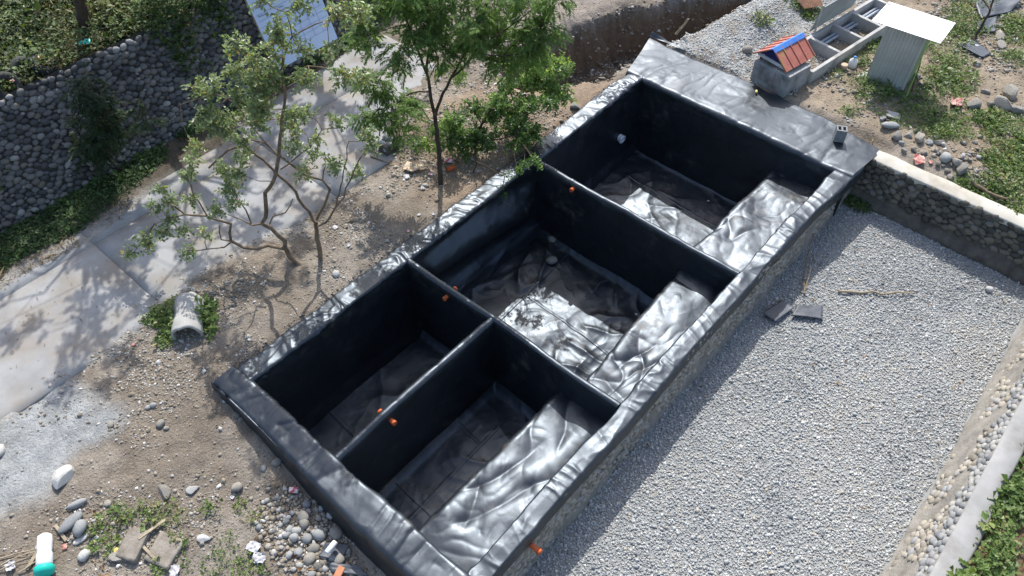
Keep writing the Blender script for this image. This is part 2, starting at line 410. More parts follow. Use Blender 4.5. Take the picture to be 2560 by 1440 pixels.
def road_in(x, y):
    """> 0 inside the swept part of the roadway, in metres from its ragged edge"""
    n1 = (fbm(x * .9, y * .9, 61, 4) - .5)
    right = np.interp(x, [-9, -3.6, -1.8, .2, 1.4, 2.6, 3.2, 4.3, 6.2, 6.8, 7.6, 9.4, 10.5], [2.9, 2.95, 3.0, 3.15, 3.3, 3.15, 2.75, 2.72, 2.62, 3.6, 4.3, 4.7, 5.6])
    left = np.interp(x, [-9, -2, -.5, .7, 2, 3.2, 4.3, 6.5, 9], [6.15, 6.05, 5.95, 5.95, 6.25, 6.6, 6.8, 7.0, 6.9])
    end = 9.6 - x
    soft = np.interp(x, [-4, -.5, 2.0, 3.0], [1.7, 1.2, .7, .16])
    return np.minimum(np.minimum(y - right + n1 * soft, left - y + n1 * .5), end + n1 * 1.2)

def H(x, y):
    x = np.asarray(x, float); y = np.asarray(y, float)
    z = np.full(np.broadcast(x, y).shape, -.12)
    z = z - .62 * S((1.3 - x) / 2.2) * S((1.2 - y) / 5.0)                       # falls away past the near end
    z = z + .12 * S((x - 14.3) / .6) * S((2.5 - y) / 2.5)                        # yard beyond the liner
    z = z + .30 * np.exp(-(((x - 8.0) / 1.1) ** 2 + ((y - 2.9) / .75) ** 2)) + .16 * np.exp(-(((x - 10.2) / 1.1) ** 2 + ((y - 1.5) / .5) ** 2))
    z = z + .18 * np.exp(-(((x - 2.0) / .9) ** 2 + ((y - 2.2) / .5) ** 2))
    z = z + .38 * np.exp(-(((x - 17.6) / 1.8) ** 2 + ((y + .95) / .75) ** 2))
    z = z + (fbm(x * .8, y * .8, 3, 3) - .5) * .10 + (fbm(x * 3.3, y * 3.3, 5, 4) - .5) * .10
    r = road_in(x, y)
    z = np.where(r > -.3, z * (1 - S((r + .3) / .3)) + (-.115) * S((r + .3) / .3), z)
    z = z - .10 * S(r / .22)                                                     # the paving lies in its bed
    t = trench(x, y)
    z = z - (1.65 + .25 * (vn(x * 1.3, y * 1.3, 35) - .5)) * (.55 * S((t + .1) / .3) + .45 * S((t - .12 - .3 * (vn(x * 2.1, y * 2.1, 39) - .5)) / .3)) - .12 * S((t + .45) / .45) * (t < 0)
    z = z + S((t + .25) / .3) * ((fbm(x * 4.5, y * 4.5, 40, 4) - .5) * .34 + (vn(x * 9, y * 9, 42) - .5) * .10)
    # river-stone slope and the terrace above it
    k = np.clip((y - WALL_Y0 - .12) / (WALL_Y1 - WALL_Y0), 0, 1)
    z = z + k * (WALL_Z - .05) + .22 * S((y - 8.6) / 2) * (fbm(x * .7, y * .7, 9, 3)) + .35 * S((y - 9) / 6)
    # under the far apron and round the basin keep the soil below the built work
    ap = S((x - 12.2) / .3) * S((14.75 - x) / .3) * S((.95 - y) / .3) * S((y + 6.5) / .3)
    z = np.where(ap > 0, np.minimum(z, z * (1 - ap) + (-.16) * ap), z)
    rim = S((x + .75) / .2) * S((13.3 - x) / .3) * S((.62 - y) / .15) * S((y + .3) / .3)
    z = np.where(rim > 0, np.minimum(z, z * (1 - rim) + (-.2) * rim), z)
    return z

def axis(lo, hi, a, b, step):
    f = list(np.arange(a, b, step)); g = step; p = f[-1]
    while p < hi: g *= 1.28; p += g; f.append(p)
    g = step; p = f[0]
    while p > lo: g *= 1.28; p -= g; f.insert(0, p)
    return np.array(f)

gx = axis(-300, 300, -5.6, 22.5, .075); gy = axis(-300, 300, -12.8, 15.0, .075)
GX, GY = np.meshgrid(gx, gy, indexing='ij')
GZ = H(GX, GY)
F = gridF(len(gx), len(gy))
fx = GX.ravel()[F]; fy = GY.ravel()[F]
pool_in = ((fx > -.22) & (fx < 14.0) & (fy > -5.85) & (fy < .22)).all(1)
basin_in = ((fx > -3.2) & (fx < 13.95) & (fy > -11.4) & (fy < -5.7)).all(1)
F = F[~(pool_in | basin_in)]
# albedo of the bare soil, by where it lies
def earth_rgb(x, y):
    brown = np.array((.215, .18, .14)); tan = np.array((.29, .255, .21)); grey = np.array((.315, .325, .32))
    clay = np.array((.27, .205, .145)); dark = np.array((.12, .10, .075)); peb = np.array((.33, .33, .315)); dust = np.array((.36, .345, .315))
    n = fbm(x * .9, y * .9, 71, 4)[..., None]; n2 = fbm(x * 2.6, y * 2.6, 73, 4)[..., None]
    c = brown * (1 - S((n - .35) / .3)) + tan * S((n - .35) / .3)
    def put(c, col_, w): w = np.clip(w, 0, 1)[..., None]; return c * (1 - w) + col_ * w
    c = put(c, grey, S((-2.55 - x + .35 * y * 0 + (fbm(x * .8, y * .8, 77, 3) - .5) * 1.4 + np.clip(1.2 - .25 * y, -1, 1)) / .9) * S((y - .75 + .9 * (fbm(x * 1.1, y * 1.1, 78, 3) - .5)) / .5))
    c = put(c, dust, S((.45 - np.abs(road_in(x, y) + .1)) / .5) * (x < 3.5) * .8)
    c = put(c, clay, S((x - 5.2) / 1.5) * S((13 - x) / 1) * S((3.6 - y) / .6) * S((y + .5) / .5) * .85)
    c = put(c, peb, S((x - 14.5) / .5) * S((y + 2.6) / .6) * S((2.2 - y) / .6) * S((n2[..., 0] - .3) / .2))
    c = put(c, np.array((.27, .235, .20)), S((x - 10.0) / 1.5) * S((y - 2.4) / .8) * S((7.2 - y) / .5))
    c = put(c, np.array((.29, .235, .17)), S((x - 14.5) / .6) * S((-2.2 - y) / .8) * .8)
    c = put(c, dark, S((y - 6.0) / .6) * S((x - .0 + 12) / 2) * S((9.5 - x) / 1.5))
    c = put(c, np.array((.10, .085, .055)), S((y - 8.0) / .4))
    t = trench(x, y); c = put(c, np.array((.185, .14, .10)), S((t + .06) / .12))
    c = put(c, np.array((.17, .115, .07)), S((-11.45 - y) / .1))
    g_ = c.mean(-1, keepdims=True); return (c * 1.02 - g_ * .02) * (.82 + .36 * (n2 - .3))
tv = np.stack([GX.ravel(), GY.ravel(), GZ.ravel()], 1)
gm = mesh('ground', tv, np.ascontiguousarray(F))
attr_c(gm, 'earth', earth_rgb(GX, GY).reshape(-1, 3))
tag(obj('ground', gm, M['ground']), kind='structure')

# ------------------------------------------------------------------ the concrete road, slab by slab
road = tag(empty('road', (0, 0, 0)), kind='structure')
def slab(x0, x1, y0, y1, z):
    n, m = max(2, int((x1 - x0) / .25)), max(2, int((y1 - y0) / .25))
    X, Y = np.meshgrid(np.linspace(x0, x1, n), np.linspace(y0, y1, m), indexing='ij')
    Z = z + (fbm(X * .7, Y * .7, 15, 2) - .5) * .012
    # rounded arrises
    e = np.minimum(np.minimum(X - x0, x1 - X), np.minimum(Y - y0, y1 - Y)); Z = Z - .008 * (e < .01)
    V = np.stack([X, Y, Z], -1); Vb = V.copy(); Vb[..., 2] = z - .16
    n_, m_ = X.shape; A = gridF(n_, m_); k = n_ * m_
    idx = np.arange(k).reshape(n_, m_); loop = list(idx[:, 0]) + list(idx[-1, 1:]) + list(idx[-2::-1, -1]) + list(idx[0, -2:0:-1])
    side = np.array([(loop[i] + k, loop[(i + 1) % len(loop)] + k, loop[(i + 1) % len(loop)], loop[i]) for i in range(len(loop))])
    mo('slab', np.concatenate([V.reshape(-1, 3), Vb.reshape(-1, 3)]), np.concatenate([A, side]), M['road'], road)
for (a, b) in ((-14, -9.01), (-9, -4.51), (-4.5, -.01), (0, 4.49), (4.5, 9.9)):
    slab(a, b, 2.74, 5.61, -.105 + random.uniform(-.004, .004))
    slab(a, b, 5.618, 7.05 if a > 0 else 6.35, -.112 + random.uniform(-.004, .004))

# ------------------------------------------------------------------ merged small stones
def ico(sub=1):
    import bmesh
    bm = bmesh.new(); bmesh.ops.create_icosphere(bm, subdivisions=sub, radius=1.0)
    V = np.array([v.co[:] for v in bm.verts]); Fc = np.array([[v.index for v in f.verts] for f in bm.faces]); bm.free(); return V, Fc
ICO1 = ico(1); ICO2 = ico(2)
q5 = [(math.cos(a), math.sin(a), .1 * (-1) ** i) for i, a in enumerate(np.linspace(0, 2 * np.pi, 6, endpoint=False))]
OCT = (np.array(q5 + [(0, 0, 1.0), (0, 0, -1.0)]), np.array([(i, (i + 1) % 6, 6) for i in range(6)] + [((i + 1) % 6, i, 7) for i in range(6)]))
PEBB = (np.array([(x_, y_, -.45 + z_) for x_, y_, z_ in q5[::2]] + [(.72 * x_, .72 * y_, .55) for x_, y_, z_ in q5[1::2]]), np.array([(3, 4, 5), (0, 1, 3), (1, 4, 3), (1, 2, 4), (2, 5, 4), (2, 0, 5), (0, 3, 5)]))

def rotm(n, flat=True):
    """n rotation matrices: spin about z, then a small tilt"""
    a = rng.uniform(0, 2 * np.pi, n); t = rng.normal(0, .25 if flat else 1.0, n); p = rng.uniform(0, 2 * np.pi, n)
    ca, sa, ct, st, cp, sp = np.cos(a), np.sin(a), np.cos(t), np.sin(t), np.cos(p), np.sin(p)
    Rz = np.zeros((n, 3, 3)); Rz[:, 0, 0] = ca; Rz[:, 0, 1] = -sa; Rz[:, 1, 0] = sa; Rz[:, 1, 1] = ca; Rz[:, 2, 2] = 1
    Rx = np.zeros((n, 3, 3)); Rx[:, 0, 0] = 1; Rx[:, 1, 1] = ct; Rx[:, 1, 2] = -st; Rx[:, 2, 1] = st; Rx[:, 2, 2] = ct
    Rp = np.zeros((n, 3, 3)); Rp[:, 0, 0] = cp; Rp[:, 0, 1] = -sp; Rp[:, 1, 0] = sp; Rp[:, 1, 1] = cp; Rp[:, 2, 2] = 1
    return Rp @ Rx @ Rz

def stones_mesh(name, P, r, tints, mat, parent=None, flat=.62, jitter=.12, smooth=True, shape=None):
    V0, F0 = shape or ICO1; n = len(P)
    V = np.repeat(V0[None], n, 0) * (1 + rng.normal(0, jitter, (n, len(V0), 1)))
    s = np.stack([r * rng.uniform(.85, 1.3, n), r * rng.uniform(.7, 1.05, n), r * flat * rng.uniform(.7, 1.2, n)], 1)
    V = V * s[:, None, :]
    V = np.einsum('nij,nkj->nki', rotm(n), V) + P[:, None, :]
    Fc = (F0[None] + (np.arange(n) * len(V0))[:, None, None]).reshape(-1, 3)
    me = mesh(name, V.reshape(-1, 3), np.ascontiguousarray(Fc), smooth)
    attr_f(me, 'tint', np.repeat(tints, len(V0)))
    return obj(name, me, mat, parent)

# ------------------------------------------------------------------ the gravel bed
BZ = -1.2
def GH(x, y): return BZ + (fbm(x * .6, y * .6, 21, 3) - .5) * .07
X, Y = np.meshgrid(np.linspace(-3.3, 14.0, 170), np.linspace(-11.6, -5.6, 70), indexing='ij')
tag(mo('gravel_bed', np.stack([X, Y, GH(X, Y)], -1).reshape(-1, 3), gridF(*X.shape), M['gravel_base']), kind='structure')
n = 92000
px = rng.uniform(.2, 13.75, n); py = rng.uniform(-10.95, -5.95, n)
keep = (py > -10.75 + .25 * fbm(px * 1.2, py * 0, 23, 3)) & (px < 13.45 + .3 * fbm(py, py * 0, 24, 3)) & ~((px < 3) & (py < -9.2))
px, py = px[keep], py[keep]; n = len(px)
pr_ = np.clip(rng.lognormal(math.log(.0165), .34, n), .010, .055)
pt = np.clip(rng.normal(.47, .20, n) + (fbm(px * .8, py * .8, 25, 4) - .5) * .75, 0, .86); sel = rng.random(n); pt = np.where(sel < .055, .89, np.where(sel < .10, 1.0, pt))
tag(stones_mesh('gravel', np.stack([px, py, GH(px, py) + pr_ * .45 + rng.uniform(-.004, .008, n)], 1), pr_, pt, M['pebble'], flat=.75, shape=PEBB), 'fine grey river gravel covering the floor of the stone-walled bed', 'gravel', kind='stuff')

# ------------------------------------------------------------------ cobble walls
def dome():
    """a river cobble seen from its outer side: 40 triangles"""
    a = np.linspace(0, 2 * np.pi, 8, endpoint=False)
    w = 1 + rng.normal(0, .09, 8); V = []
    for r, z in ((1.0, -.28), (.96, .34), (.62, .80)):
        V += [(r * w[i] * math.cos(a[i]) + rng.normal(0, .02), r * w[i] * math.sin(a[i]) + rng.normal(0, .02), z + rng.normal(0, .05)) for i in range(8)]
    V.append((rng.normal(0, .08), rng.normal(0, .08), 1.0)); Fc = []
    for k in (0, 8):
        for j in range(8):
            b = (j + 1) % 8; Fc += [(k + j, k + b, k + 8 + b), (k + j, k + 8 + b, k + 8 + j)]
    for j in range(8): Fc.append((16 + j, 16 + (j + 1) % 8, 24))
    return np.array(V), np.array(Fc)
DOMES = [dome() for _ in range(7)]

CR = np.array(cam.rotation_euler.to_matrix())
def seen(P, margin=1.08):
    """share of the frame: apparent scale, zero when out of frame"""
    d = (P - CAM) @ CR; depth = -d[:, 2]
    u = d[:, 0] / depth * 1947.2 / 1280; v = d[:, 1] / depth * 1947.2 / 720
    return np.where((depth > 0) & (abs(u) < margin) & (abs(v) < margin), 1 / depth, 0)

def pack(W, Hh, rmin, rmax, tries, seed, fill=.80):
    r_ = np.random.default_rng(seed); pts = np.zeros((0, 3))
    rs = np.sort(r_.uniform(rmin ** .7, rmax ** .7, tries) ** (1 / .7))[::-1]
    for R_ in rs:
        p = (r_.uniform(0, W), r_.uniform(0, Hh))
        if len(pts) and (np.hypot(pts[:, 0] - p[0], (pts[:, 1] - p[1]) * 1.18) < (pts[:, 2] + R_) * fill).any(): continue
        pts = np.vstack([pts, (p[0], p[1], R_)])
    return pts

def cobble_face(root, O, u, v, nrm, pts, mats, proud=.62, squash=.86, limit=300):
    """set packed stones (u, v, r) into a face; the largest-showing ones are parts, the rest one mass"""
    O, u, v, nrm = (np.asarray(a, float) for a in (O, u, v, nrm))
    meshes = []
    for V0, F0 in DOMES:
        me = mesh('stone', V0, F0); me.materials.append(mats[0]); meshes.append(me)
    P = O + pts[:, :1] * u + pts[:, 1:2] * v
    sc = seen(P) * pts[:, 2]; order = np.argsort(-sc)
    own = [i for i in order[:limit] if sc[i] > 0]; rest = [i for i in order if i not in set(own)]
    MV = []; MF = []; MT = []; off = 0
    for q, i in enumerate(list(own) + list(rest)):
        a = random.uniform(-.5, .5) + (math.pi if random.random() < .5 else 0); r = pts[i, 2]
        t1 = math.cos(a) * u + math.sin(a) * v; t2 = -math.sin(a) * u + math.cos(a) * v
        n2 = nrm + .18 * random.gauss(0, 1) * t1 + .18 * random.gauss(0, 1) * t2; n2 /= np.linalg.norm(n2)
        sx, sy, sz = r * random.uniform(.98, 1.25), r * squash * random.uniform(.85, 1.05), r * proud * random.uniform(.75, 1.25)
        k = random.randrange(len(DOMES))
        R_ = np.stack([t1 * sx, t2 * sy, n2 * sz], 1)
        if q < len(own):
            o = bpy.data.objects.new('stone', meshes[k]); m4 = Matrix.Identity(4)
            for rr in range(3):
                for cc in range(3): m4[rr][cc] = R_[rr, cc]
                m4[rr][3] = P[i, rr]
            link(o, root); o.matrix_world = m4; o.matrix_parent_inverse = Matrix.Identity(4); o.matrix_basis = m4
        else:
            V0, F0 = DOMES[k]; MV.append(V0 @ R_.T + P[i]); MF.append(F0 + off); off += len(V0); MT += [random.random()] * len(V0)
    if MV:
        me = mesh('stone_mass', np.concatenate(MV), np.ascontiguousarray(np.concatenate(MF))); attr_f(me, 'tint', MT)
        tag(obj('stone_mass', me, mats[1], root), kind='stuff')

def backing(root, name, O, u, v, nrm, W, Hh, mat, amp=.03, step=.1, seed=0, extra=None):
    O, u, v, nrm = (np.asarray(a, float) for a in (O, u, v, nrm))
    A, Bv = np.meshgrid(np.linspace(0, W, int(W / step) + 2), np.linspace(0, Hh, int(Hh / step) + 2), indexing='ij')
    d = (fbm(A * 3, Bv * 3, 80 + seed, 3) - .5) * amp * 2
    if extra is not None: d = d + extra(A, Bv)
    X = O + A[..., None] * u + Bv[..., None] * v + d[..., None] * nrm
    Fc = gridF(*A.shape)
    if np.dot(np.cross(u, v), nrm) < 0: Fc = Fc[:, ::-1]
    return mo(name, X.reshape(-1, 3), np.ascontiguousarray(Fc), mat, root)

# river-stone slope beside the road
w = tag(empty('stone_slope'), 'tall sloping wall of round grey river stones beside the concrete road', 'stone wall')
sl = math.hypot(WALL_Y1 - WALL_Y0, WALL_Z + .2); vv = np.array((0, (WALL_Y1 - WALL_Y0) / sl, (WALL_Z + .2) / sl)); nn = np.array((0, -vv[2], vv[1]))
backing(w, 'mortar_bed', (-9, WALL_Y0, -.22), (1, 0, 0), vv, nn, 27, sl + .05, M['mortar_dark'], .02, .12, 1)
pts = pack(12.5, sl - .05, .038, .095, 34000, 5, .76); pts[:, 1] += .03
cobble_face(w, (-2.6, WALL_Y0, -.22), (1, 0, 0), vv, nn, pts, (M['cobble'], M['cobble_t']), .78)

# far wall of the gravel bed
w = tag(empty('bed_wall'), 'low mossy cobble retaining wall with flat concrete coping at the shaded end of the gravel bed', 'retaining wall')
FX0, FX1 = 13.62, 13.78
hv = math.hypot(FX1 - FX0, 1.25); v2 = np.array(((FX1 - FX0) / hv, 0, 1.25 / hv)); n2 = np.array((-v2[2], 0, v2[0]))
def toe(A, Bv): return .16 * S((.42 - Bv + .25 * (fbm(A * 1.1, A * 0, 91, 3) - .5)) / .35) - .02
backing(w, 'mortar_bed', (FX0, -5.95, -1.27), (0, -1, 0), v2, n2, 6.0, hv + .02, M['mortar'], .02, .06, 2, toe)
pts = pack(5.7, .78, .05, .105, 5000, 6); pts[:, 1] += .44; pts[:, 0] += .02
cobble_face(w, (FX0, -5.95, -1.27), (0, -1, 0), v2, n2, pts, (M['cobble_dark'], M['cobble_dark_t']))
A, T = np.meshgrid(np.linspace(0, 1, 90), np.linspace(0, 1, 7), indexing='ij')
yy = -6.08 - A * 6.0
prof = np.array([(13.775, -.14), (13.765, -.012), (13.80, .005), (14.0, .012), (14.2, .008), (14.235, -.02), (14.24, -.22)])
wob = (fbm(A * 14, T * 0, 44, 3) - .5) * .03
Xc = np.stack([prof[None, :, 0] + wob * np.where(prof[None, :, 0] > 14, 2.2, .6), yy, np.repeat(prof[None, :, 1], 90, 0)], -1)
sheet('coping', Xc, np.zeros(A.shape), M['coping'], w, flip=True)

# outer wall of the gravel bed
w = tag(empty('bed_wall'), 'sunlit sandy cobble wall with broad pale concrete coping and green plants behind it', 'retaining wall')
RY0, RY1 = -10.68, -11.12
hv = math.hypot(RY1 - RY0, 1.24); v2 = np.array((0, (RY1 - RY0) / hv, 1.24 / hv)); n2 = np.array((0, v2[2], -v2[1]))
def toe2(A, Bv): return .05 * S((.5 - Bv + .7 * (fbm(A * .9, A * 0, 93, 3) - .5)) / .5)
backing(w, 'mortar_bed', (2.0, RY0, -1.27), (1, 0, 0), v2, n2, 11.9, hv - .02, M['mortar_sand'], .03, .06, 3, toe2)
pts = pack(11.2, hv - .17, .04, .08, 8000, 8); pts[:, 1] += .13
keep = (vn(pts[:, 0] * 2.6, pts[:, 1] * 2.6, 17) > .45) | (pts[:, 1] > .95); pts = pts[keep]
top = pts[pts[:, 1] > hv - .42]; low = pts[pts[:, 1] <= hv - .42]
cobble_face(w, (2.3, RY0, -1.27), (1, 0, 0), v2, n2, low, (M['cobble_tan'], M['cobble_tan_t']), .55, limit=190)
cobble_face(w, (2.3, RY0, -1.27), (1, 0, 0), v2, n2, top, (M['cobble_mid'], M['cobble_mid_t']), .7, limit=110)
A, T = np.meshgrid(np.linspace(0, 1, 120), np.linspace(0, 1, 7), indexing='ij')
xx = 1.5 + A * 12.3
prof = np.array([(-11.11, -.16), (-11.10, -.015), (-11.13, .004), (-11.3, .012), (-11.46, .006), (-11.50, -.02), (-11.52, -.3)])
wob = (fbm(A * 16, T * 0, 45, 3) - .5) * .05 * np.where(prof[None, :, 0] < -11.4, 2.0, .5)
Xc = np.stack([xx, prof[None, :, 0] + wob, np.repeat(prof[None, :, 1], 120, 0)], -1)
sheet('coping', Xc, np.zeros(A.shape), M['curb'], w, flip=False)

# cobble face under the liner, towards the gravel
w = tag(empty('basin_outer_wall'), 'sandy cobble face under the black liner edge, falling to the gravel', 'retaining wall')
PY0, PY1 = -5.97, -5.86
hv = math.hypot(PY1 - PY0, 1.22); v2 = np.array((0, (PY1 - PY0) / hv, 1.22 / hv)); n2 = np.array((0, -v2[2], v2[1]))
backing(w, 'mortar_bed', (-.6, PY0, -1.27), (1, 0, 0), v2, n2, 14.6, hv, M['mortar_sand'], .03, .06, 4, lambda A, Bv: .07 * S((.30 - Bv + .4 * (fbm(A * 1.3, A * 0, 95, 3) - .5)) / .4))
pts = pack(13.6, hv - .12, .03, .06, 12000, 9); pts[:, 1] += .1
keep = vn(pts[:, 0] * 1.7, pts[:, 1] * 2.2, 19) > .25; pts = pts[keep]
cobble_face(w, (.2, PY0, -1.27), (1, 0, 0), v2, n2, pts, (M['cobble_tan'], M['cobble_tan_t']), .6)

# ------------------------------------------------------------------ the lined basin
L_, W_, D_ = 12.8, 5.5, 2.2
X1, X2, YP = 8.48, 4.18, -2.40           # centre lines of the three partitions
pool = tag(empty('lined_basin', (0, 0, 0)), 'large rectangular basin lined in glossy black plastic sheet, split into four compartments', 'basin')

def folds(s, t, seed, lam, angles):
    """soft finger-like folds in patches, each patch with its own lie"""
    out = 0.0
    for i, th in enumerate(angles):
        wp = fbm(s / (lam * 1.7) + 3 * i, t / (lam * 1.7), seed + 7 * i, 2) - .5
        ph = 2 * np.pi * (s * math.cos(th) + t * math.sin(th)) / lam + 7.5 * wp
        m = S((vn(s / (lam * 1.9) + 5 * i, t / (lam * 1.9) + i, seed + 40 + i) - .56) / .3)
        out = out + m * (1 - np.abs(np.sin(ph / 2))) ** 1.45
    return out
ANY = (.3, 1.2, 2.1, 2.8)
CROSS = (0.0, .35, -.4)

def wrk(s, t, seed, amp, sc, angles=ANY, fine=.06):
    """slack-sheet wrinkles: broad swells with folds riding on them"""
    a = fbm(s / sc, t / sc, seed, 2) - .5
    return amp * (.8 * a + .30 * folds(s, t, seed + 100, sc * .8, angles) + fine * folds(s, t, seed + 200, sc * .36, angles[::-1]) - .2)

def arc(c, r, a0, a1, n):
    a = np.radians(np.linspace(a0, a1, n)); return [(c[0] + r * math.cos(t), c[1] + r * math.sin(t)) for t in a]

def dense(prof, step):
    p = np.asarray(prof, float); d = np.concatenate([[0], np.cumsum(np.linalg.norm(np.diff(p, axis=0), axis=1))])
    m = int(d[-1] / step) + 2; q = np.linspace(0, d[-1], m)
    return np.stack([np.interp(q, d, p[:, 0]), np.interp(q, d, p[:, 1])], 1), q

STEP = .025
def sweep(name, axis_, a0, a1, prof, disp, flip=False, mat=None, step=STEP, shift=None):
    """profile (c, z) swept along x (axis 0: c is y) or y (axis 1: c is x)"""
    p, q = dense(prof, step); s = np.linspace(a0, a1, int(abs(a1 - a0) / step) + 2)
    Sg, Qg = np.meshgrid(s, q, indexing='ij')
    C = np.repeat(p[None, :, 0], len(s), 0); Z = np.repeat(p[None, :, 1], len(s), 0)
    if shift is not None:
        dc, dz = shift(Sg, Qg, C, Z); C = C + dc; Z = Z + dz
    X = np.stack([Sg, C, Z] if axis_ == 0 else [C, Sg, Z], -1)
    return sheet(name, X, disp(Sg, Qg, C, Z), mat or M['liner'], pool, flip)

ZR = .02
def pinch(s, seed, every=.62):
    """cross pleats where the sheet is gathered over a wall top"""
    n = vn(s / every, s * 0, seed); return (1 - np.abs(2 * n - 1)) ** 10

# left side: wall and turned-over edge
prof = [(-.34, -2.2), (-.20, -1.9), (-.10, -1.0), (-.05, -.09)] + arc((.02, ZR - .07), .07, 180, 90, 6) + [(.22, ZR + .0), (.36, ZR - .012)] + arc((.38, ZR - .09), .075, 90, 10, 5) + [(.50, -.30)]
def disp_left(s, q, c, z):
    top = S((z + .35) / .3)
    mid = S((s - 4.3) / .5) * S((8.3 - s) / .5) * (1 - top)
    bil = .17 * np.sin(q * 4.4 + .55 * np.sin(s * .9) + .35 * s) * S((q - .1) / .5)
    return .0 + top * (wrk(s, q, 101, .085, .5, (0., .6, -.5, 1.4), .2)) + (1 - top) * wrk(s * .6, q, 103, .09, .8) + mid * bil
def wob(s, seed, a): return a * 2 * (fbm(s * .75, s * 0 + 2, seed, 3) - .5)
sweep('left_wall_liner', 0, -.02, 13.2, prof, disp_left, flip=False, shift=lambda s, q, c, z: (wob(s, 151, .05) * S((c + .1) / .4), wob(s, 152, .035) * S((z + .4) / .3)))

# right side: short wall above the benches and turned-over edge
prof = [(-5.42, -.95), (-5.46, -.5), (-5.49, -.12)] + arc((-5.58, ZR - .09), .09, 0, 90, 6) + [(-5.68, ZR + .01), (-5.83, ZR + .005)] + arc((-5.86, ZR - .075), .08, 80, 175, 7) + [(-5.965, -.27)]
def disp_right(s, q, c, z):
    top = S((z + .4) / .3)
    return top * (wrk(s, q * .7, 111, .090, .62, (0., .5, -.5, 1.5), .16) + .012 * pinch(s + .45 * q, 115, 1.1)) - .02
def sh_right(s, q, c, z): return np.where(c < -5.6, -.14 * S((s - 11.0) / 2.6), 0) - .03 * S((s - 9) / 4) + wob(s, 153, .035), wob(s, 154, .03) * S((z + .4) / .3)
sweep('right_wall_liner', 0, -.05, 13.4, prof, disp_right, flip=True, shift=sh_right)

# near end: wall and turned-over edge, hanging further down as the ground falls
prof = [(.16, -2.2), (.12, -1.2), (.06, -.09)] + arc((-.01, ZR - .07), .07, 0, 90, 6) + [(-.16, ZR - .005), (-.36, ZR - .02)] + arc((-.40, ZR - .10), .075, 85, 172, 6) + [(-.50, -.34), (-.55, -.62)]
def disp_near(s, q, c, z):
    top = S((z + .5) / .3)
    return top * (wrk(s, q * .55, 121, .100, .62, (0., .6, -.7, 1.4), .16))
def sh_near(s, q, c, z):
    k = S((-.4 - s) / 4.0)
    lip = S((-c - .25) / .2)
    return -.10 * k * lip - .05 * S((.1 - z) / .6) * lip * k, np.where(z < -.1, 1, 0) * lip * (-.34 * k + .12) + .012 + wob(s, 155, .035) * S((z + .5) / .3) - .05 * np.exp(-((s + 3.3) / .8) ** 2)
sweep('near_end_liner', 1, .52, -5.98, prof, disp_near, flip=False, shift=sh_near)

# far end: wall and broad apron
prof = [(12.62, -2.2), (12.70, -1.6), (12.78, -.14)] + arc((12.90, ZR - .10), .12, 180, 90, 7) + [(13.4, ZR + .012), (14.0, ZR + .004), (14.50, ZR + .0), (14.58, -.03), (14.60, -.10)]
def disp_far(s, q, c, z):
    top = S((z + .3) / .25); ap = S((c - 12.9) / .3)
    return top * (wrk(s, q * .6, 131, .085, .85, (0.0, .5, 1.3), .10) + .02 * pinch(s + .5 * q, 135, 1.1) * (1 - ap)) + (1 - top) * wrk(s, q * .6, 137, .05, .9)
def sh_far(s, q, c, z):
    ap = np.clip((c - 12.9) / 1.7, 0, 1)
    yl = s                                     # skew the outer edge as cut
    return ap * (.06 * (s + 6) / 7 - .30 * S((-4.0 - s) / 2.3) ), ap * (.03 * np.sin(s * 2.2) - .02)
def far_sheet():
    p, q = dense(prof, STEP); s = np.linspace(.47, -6.02, 240)
    Sg, Qg = np.meshgrid(s, q, indexing='ij'); C = np.repeat(p[None, :, 0], len(s), 0); Z = np.repeat(p[None, :, 1], len(s), 0)
    dc, dz = sh_far(Sg, Qg, C, Z); ap = np.clip((C - 12.9) / 1.7, 0, 1)
    Yg = Sg + ap * np.where(Sg > -.6, .45 * (Sg + .6), 0) - ap * .14 * S((-4.6 - Sg) / 1.4)
    X = np.stack([C + dc, Yg, Z + dz], -1)
    sheet('far_apron_liner', X, disp_far(Sg, Qg, C, Z), M['liner'], pool, flip=True)
far_sheet()
# torn strip standing up at the outer corner of the apron
A, T = np.meshgrid(np.linspace(0, 1, 24), np.linspace(0, 1, 6), indexing='ij')
Xs = np.stack([14.62 + .05 * A + .10 * T, .98 - 1.15 * A, .05 + .09 * T * (1 - A) + .03 * np.sin(A * 9) * T - .04 * T * A], -1)
sheet('loose_edge', Xs, wrk(A, T, 141, .03, .4), M['liner'], pool, flip=True)

# partitions
def partition(axis_, c0, a0, a1, seed, zt=-.01):
    h = .085
    prof = [(c0 + .14, -2.25), (c0 + .11, -1.2), (c0 + h + .01, zt - .12)] + arc((c0, zt - h), h, 0, 180, 12) + [(c0 - h - .01, zt - .12), (c0 - .11, -1.2), (c0 - .14, -2.25)]
    def disp(s, q, c, z):
        top = S((z + .22) / .15)
        return top * (.016 * (fbm(s * 1.8, q * 2, seed, 3) - .5) * 2 + .014 * pinch(s + .2 * q, seed + 3, 1.3) - .006) + (1 - top) * wrk(s, q, seed + 5, .03, .7)
    def sh(s, q, c, z): return .035 * (fbm(s * .7, s * 0, seed + 8, 2) - .5) * 2 + 0 * q, .04 * (fbm(s * .9, s * 0 + 3, seed + 9, 2) - .5) * S((z + .4) / .3)
    sweep('partition', axis_, a0, a1, prof, disp, flip=(axis_ == 1), shift=sh)
partition(1, X1, .0, -5.54, 201)
partition(1, X2, .0, -5.54, 221)
partition(0, YP, .0, X2 - .02, 241, -.03)

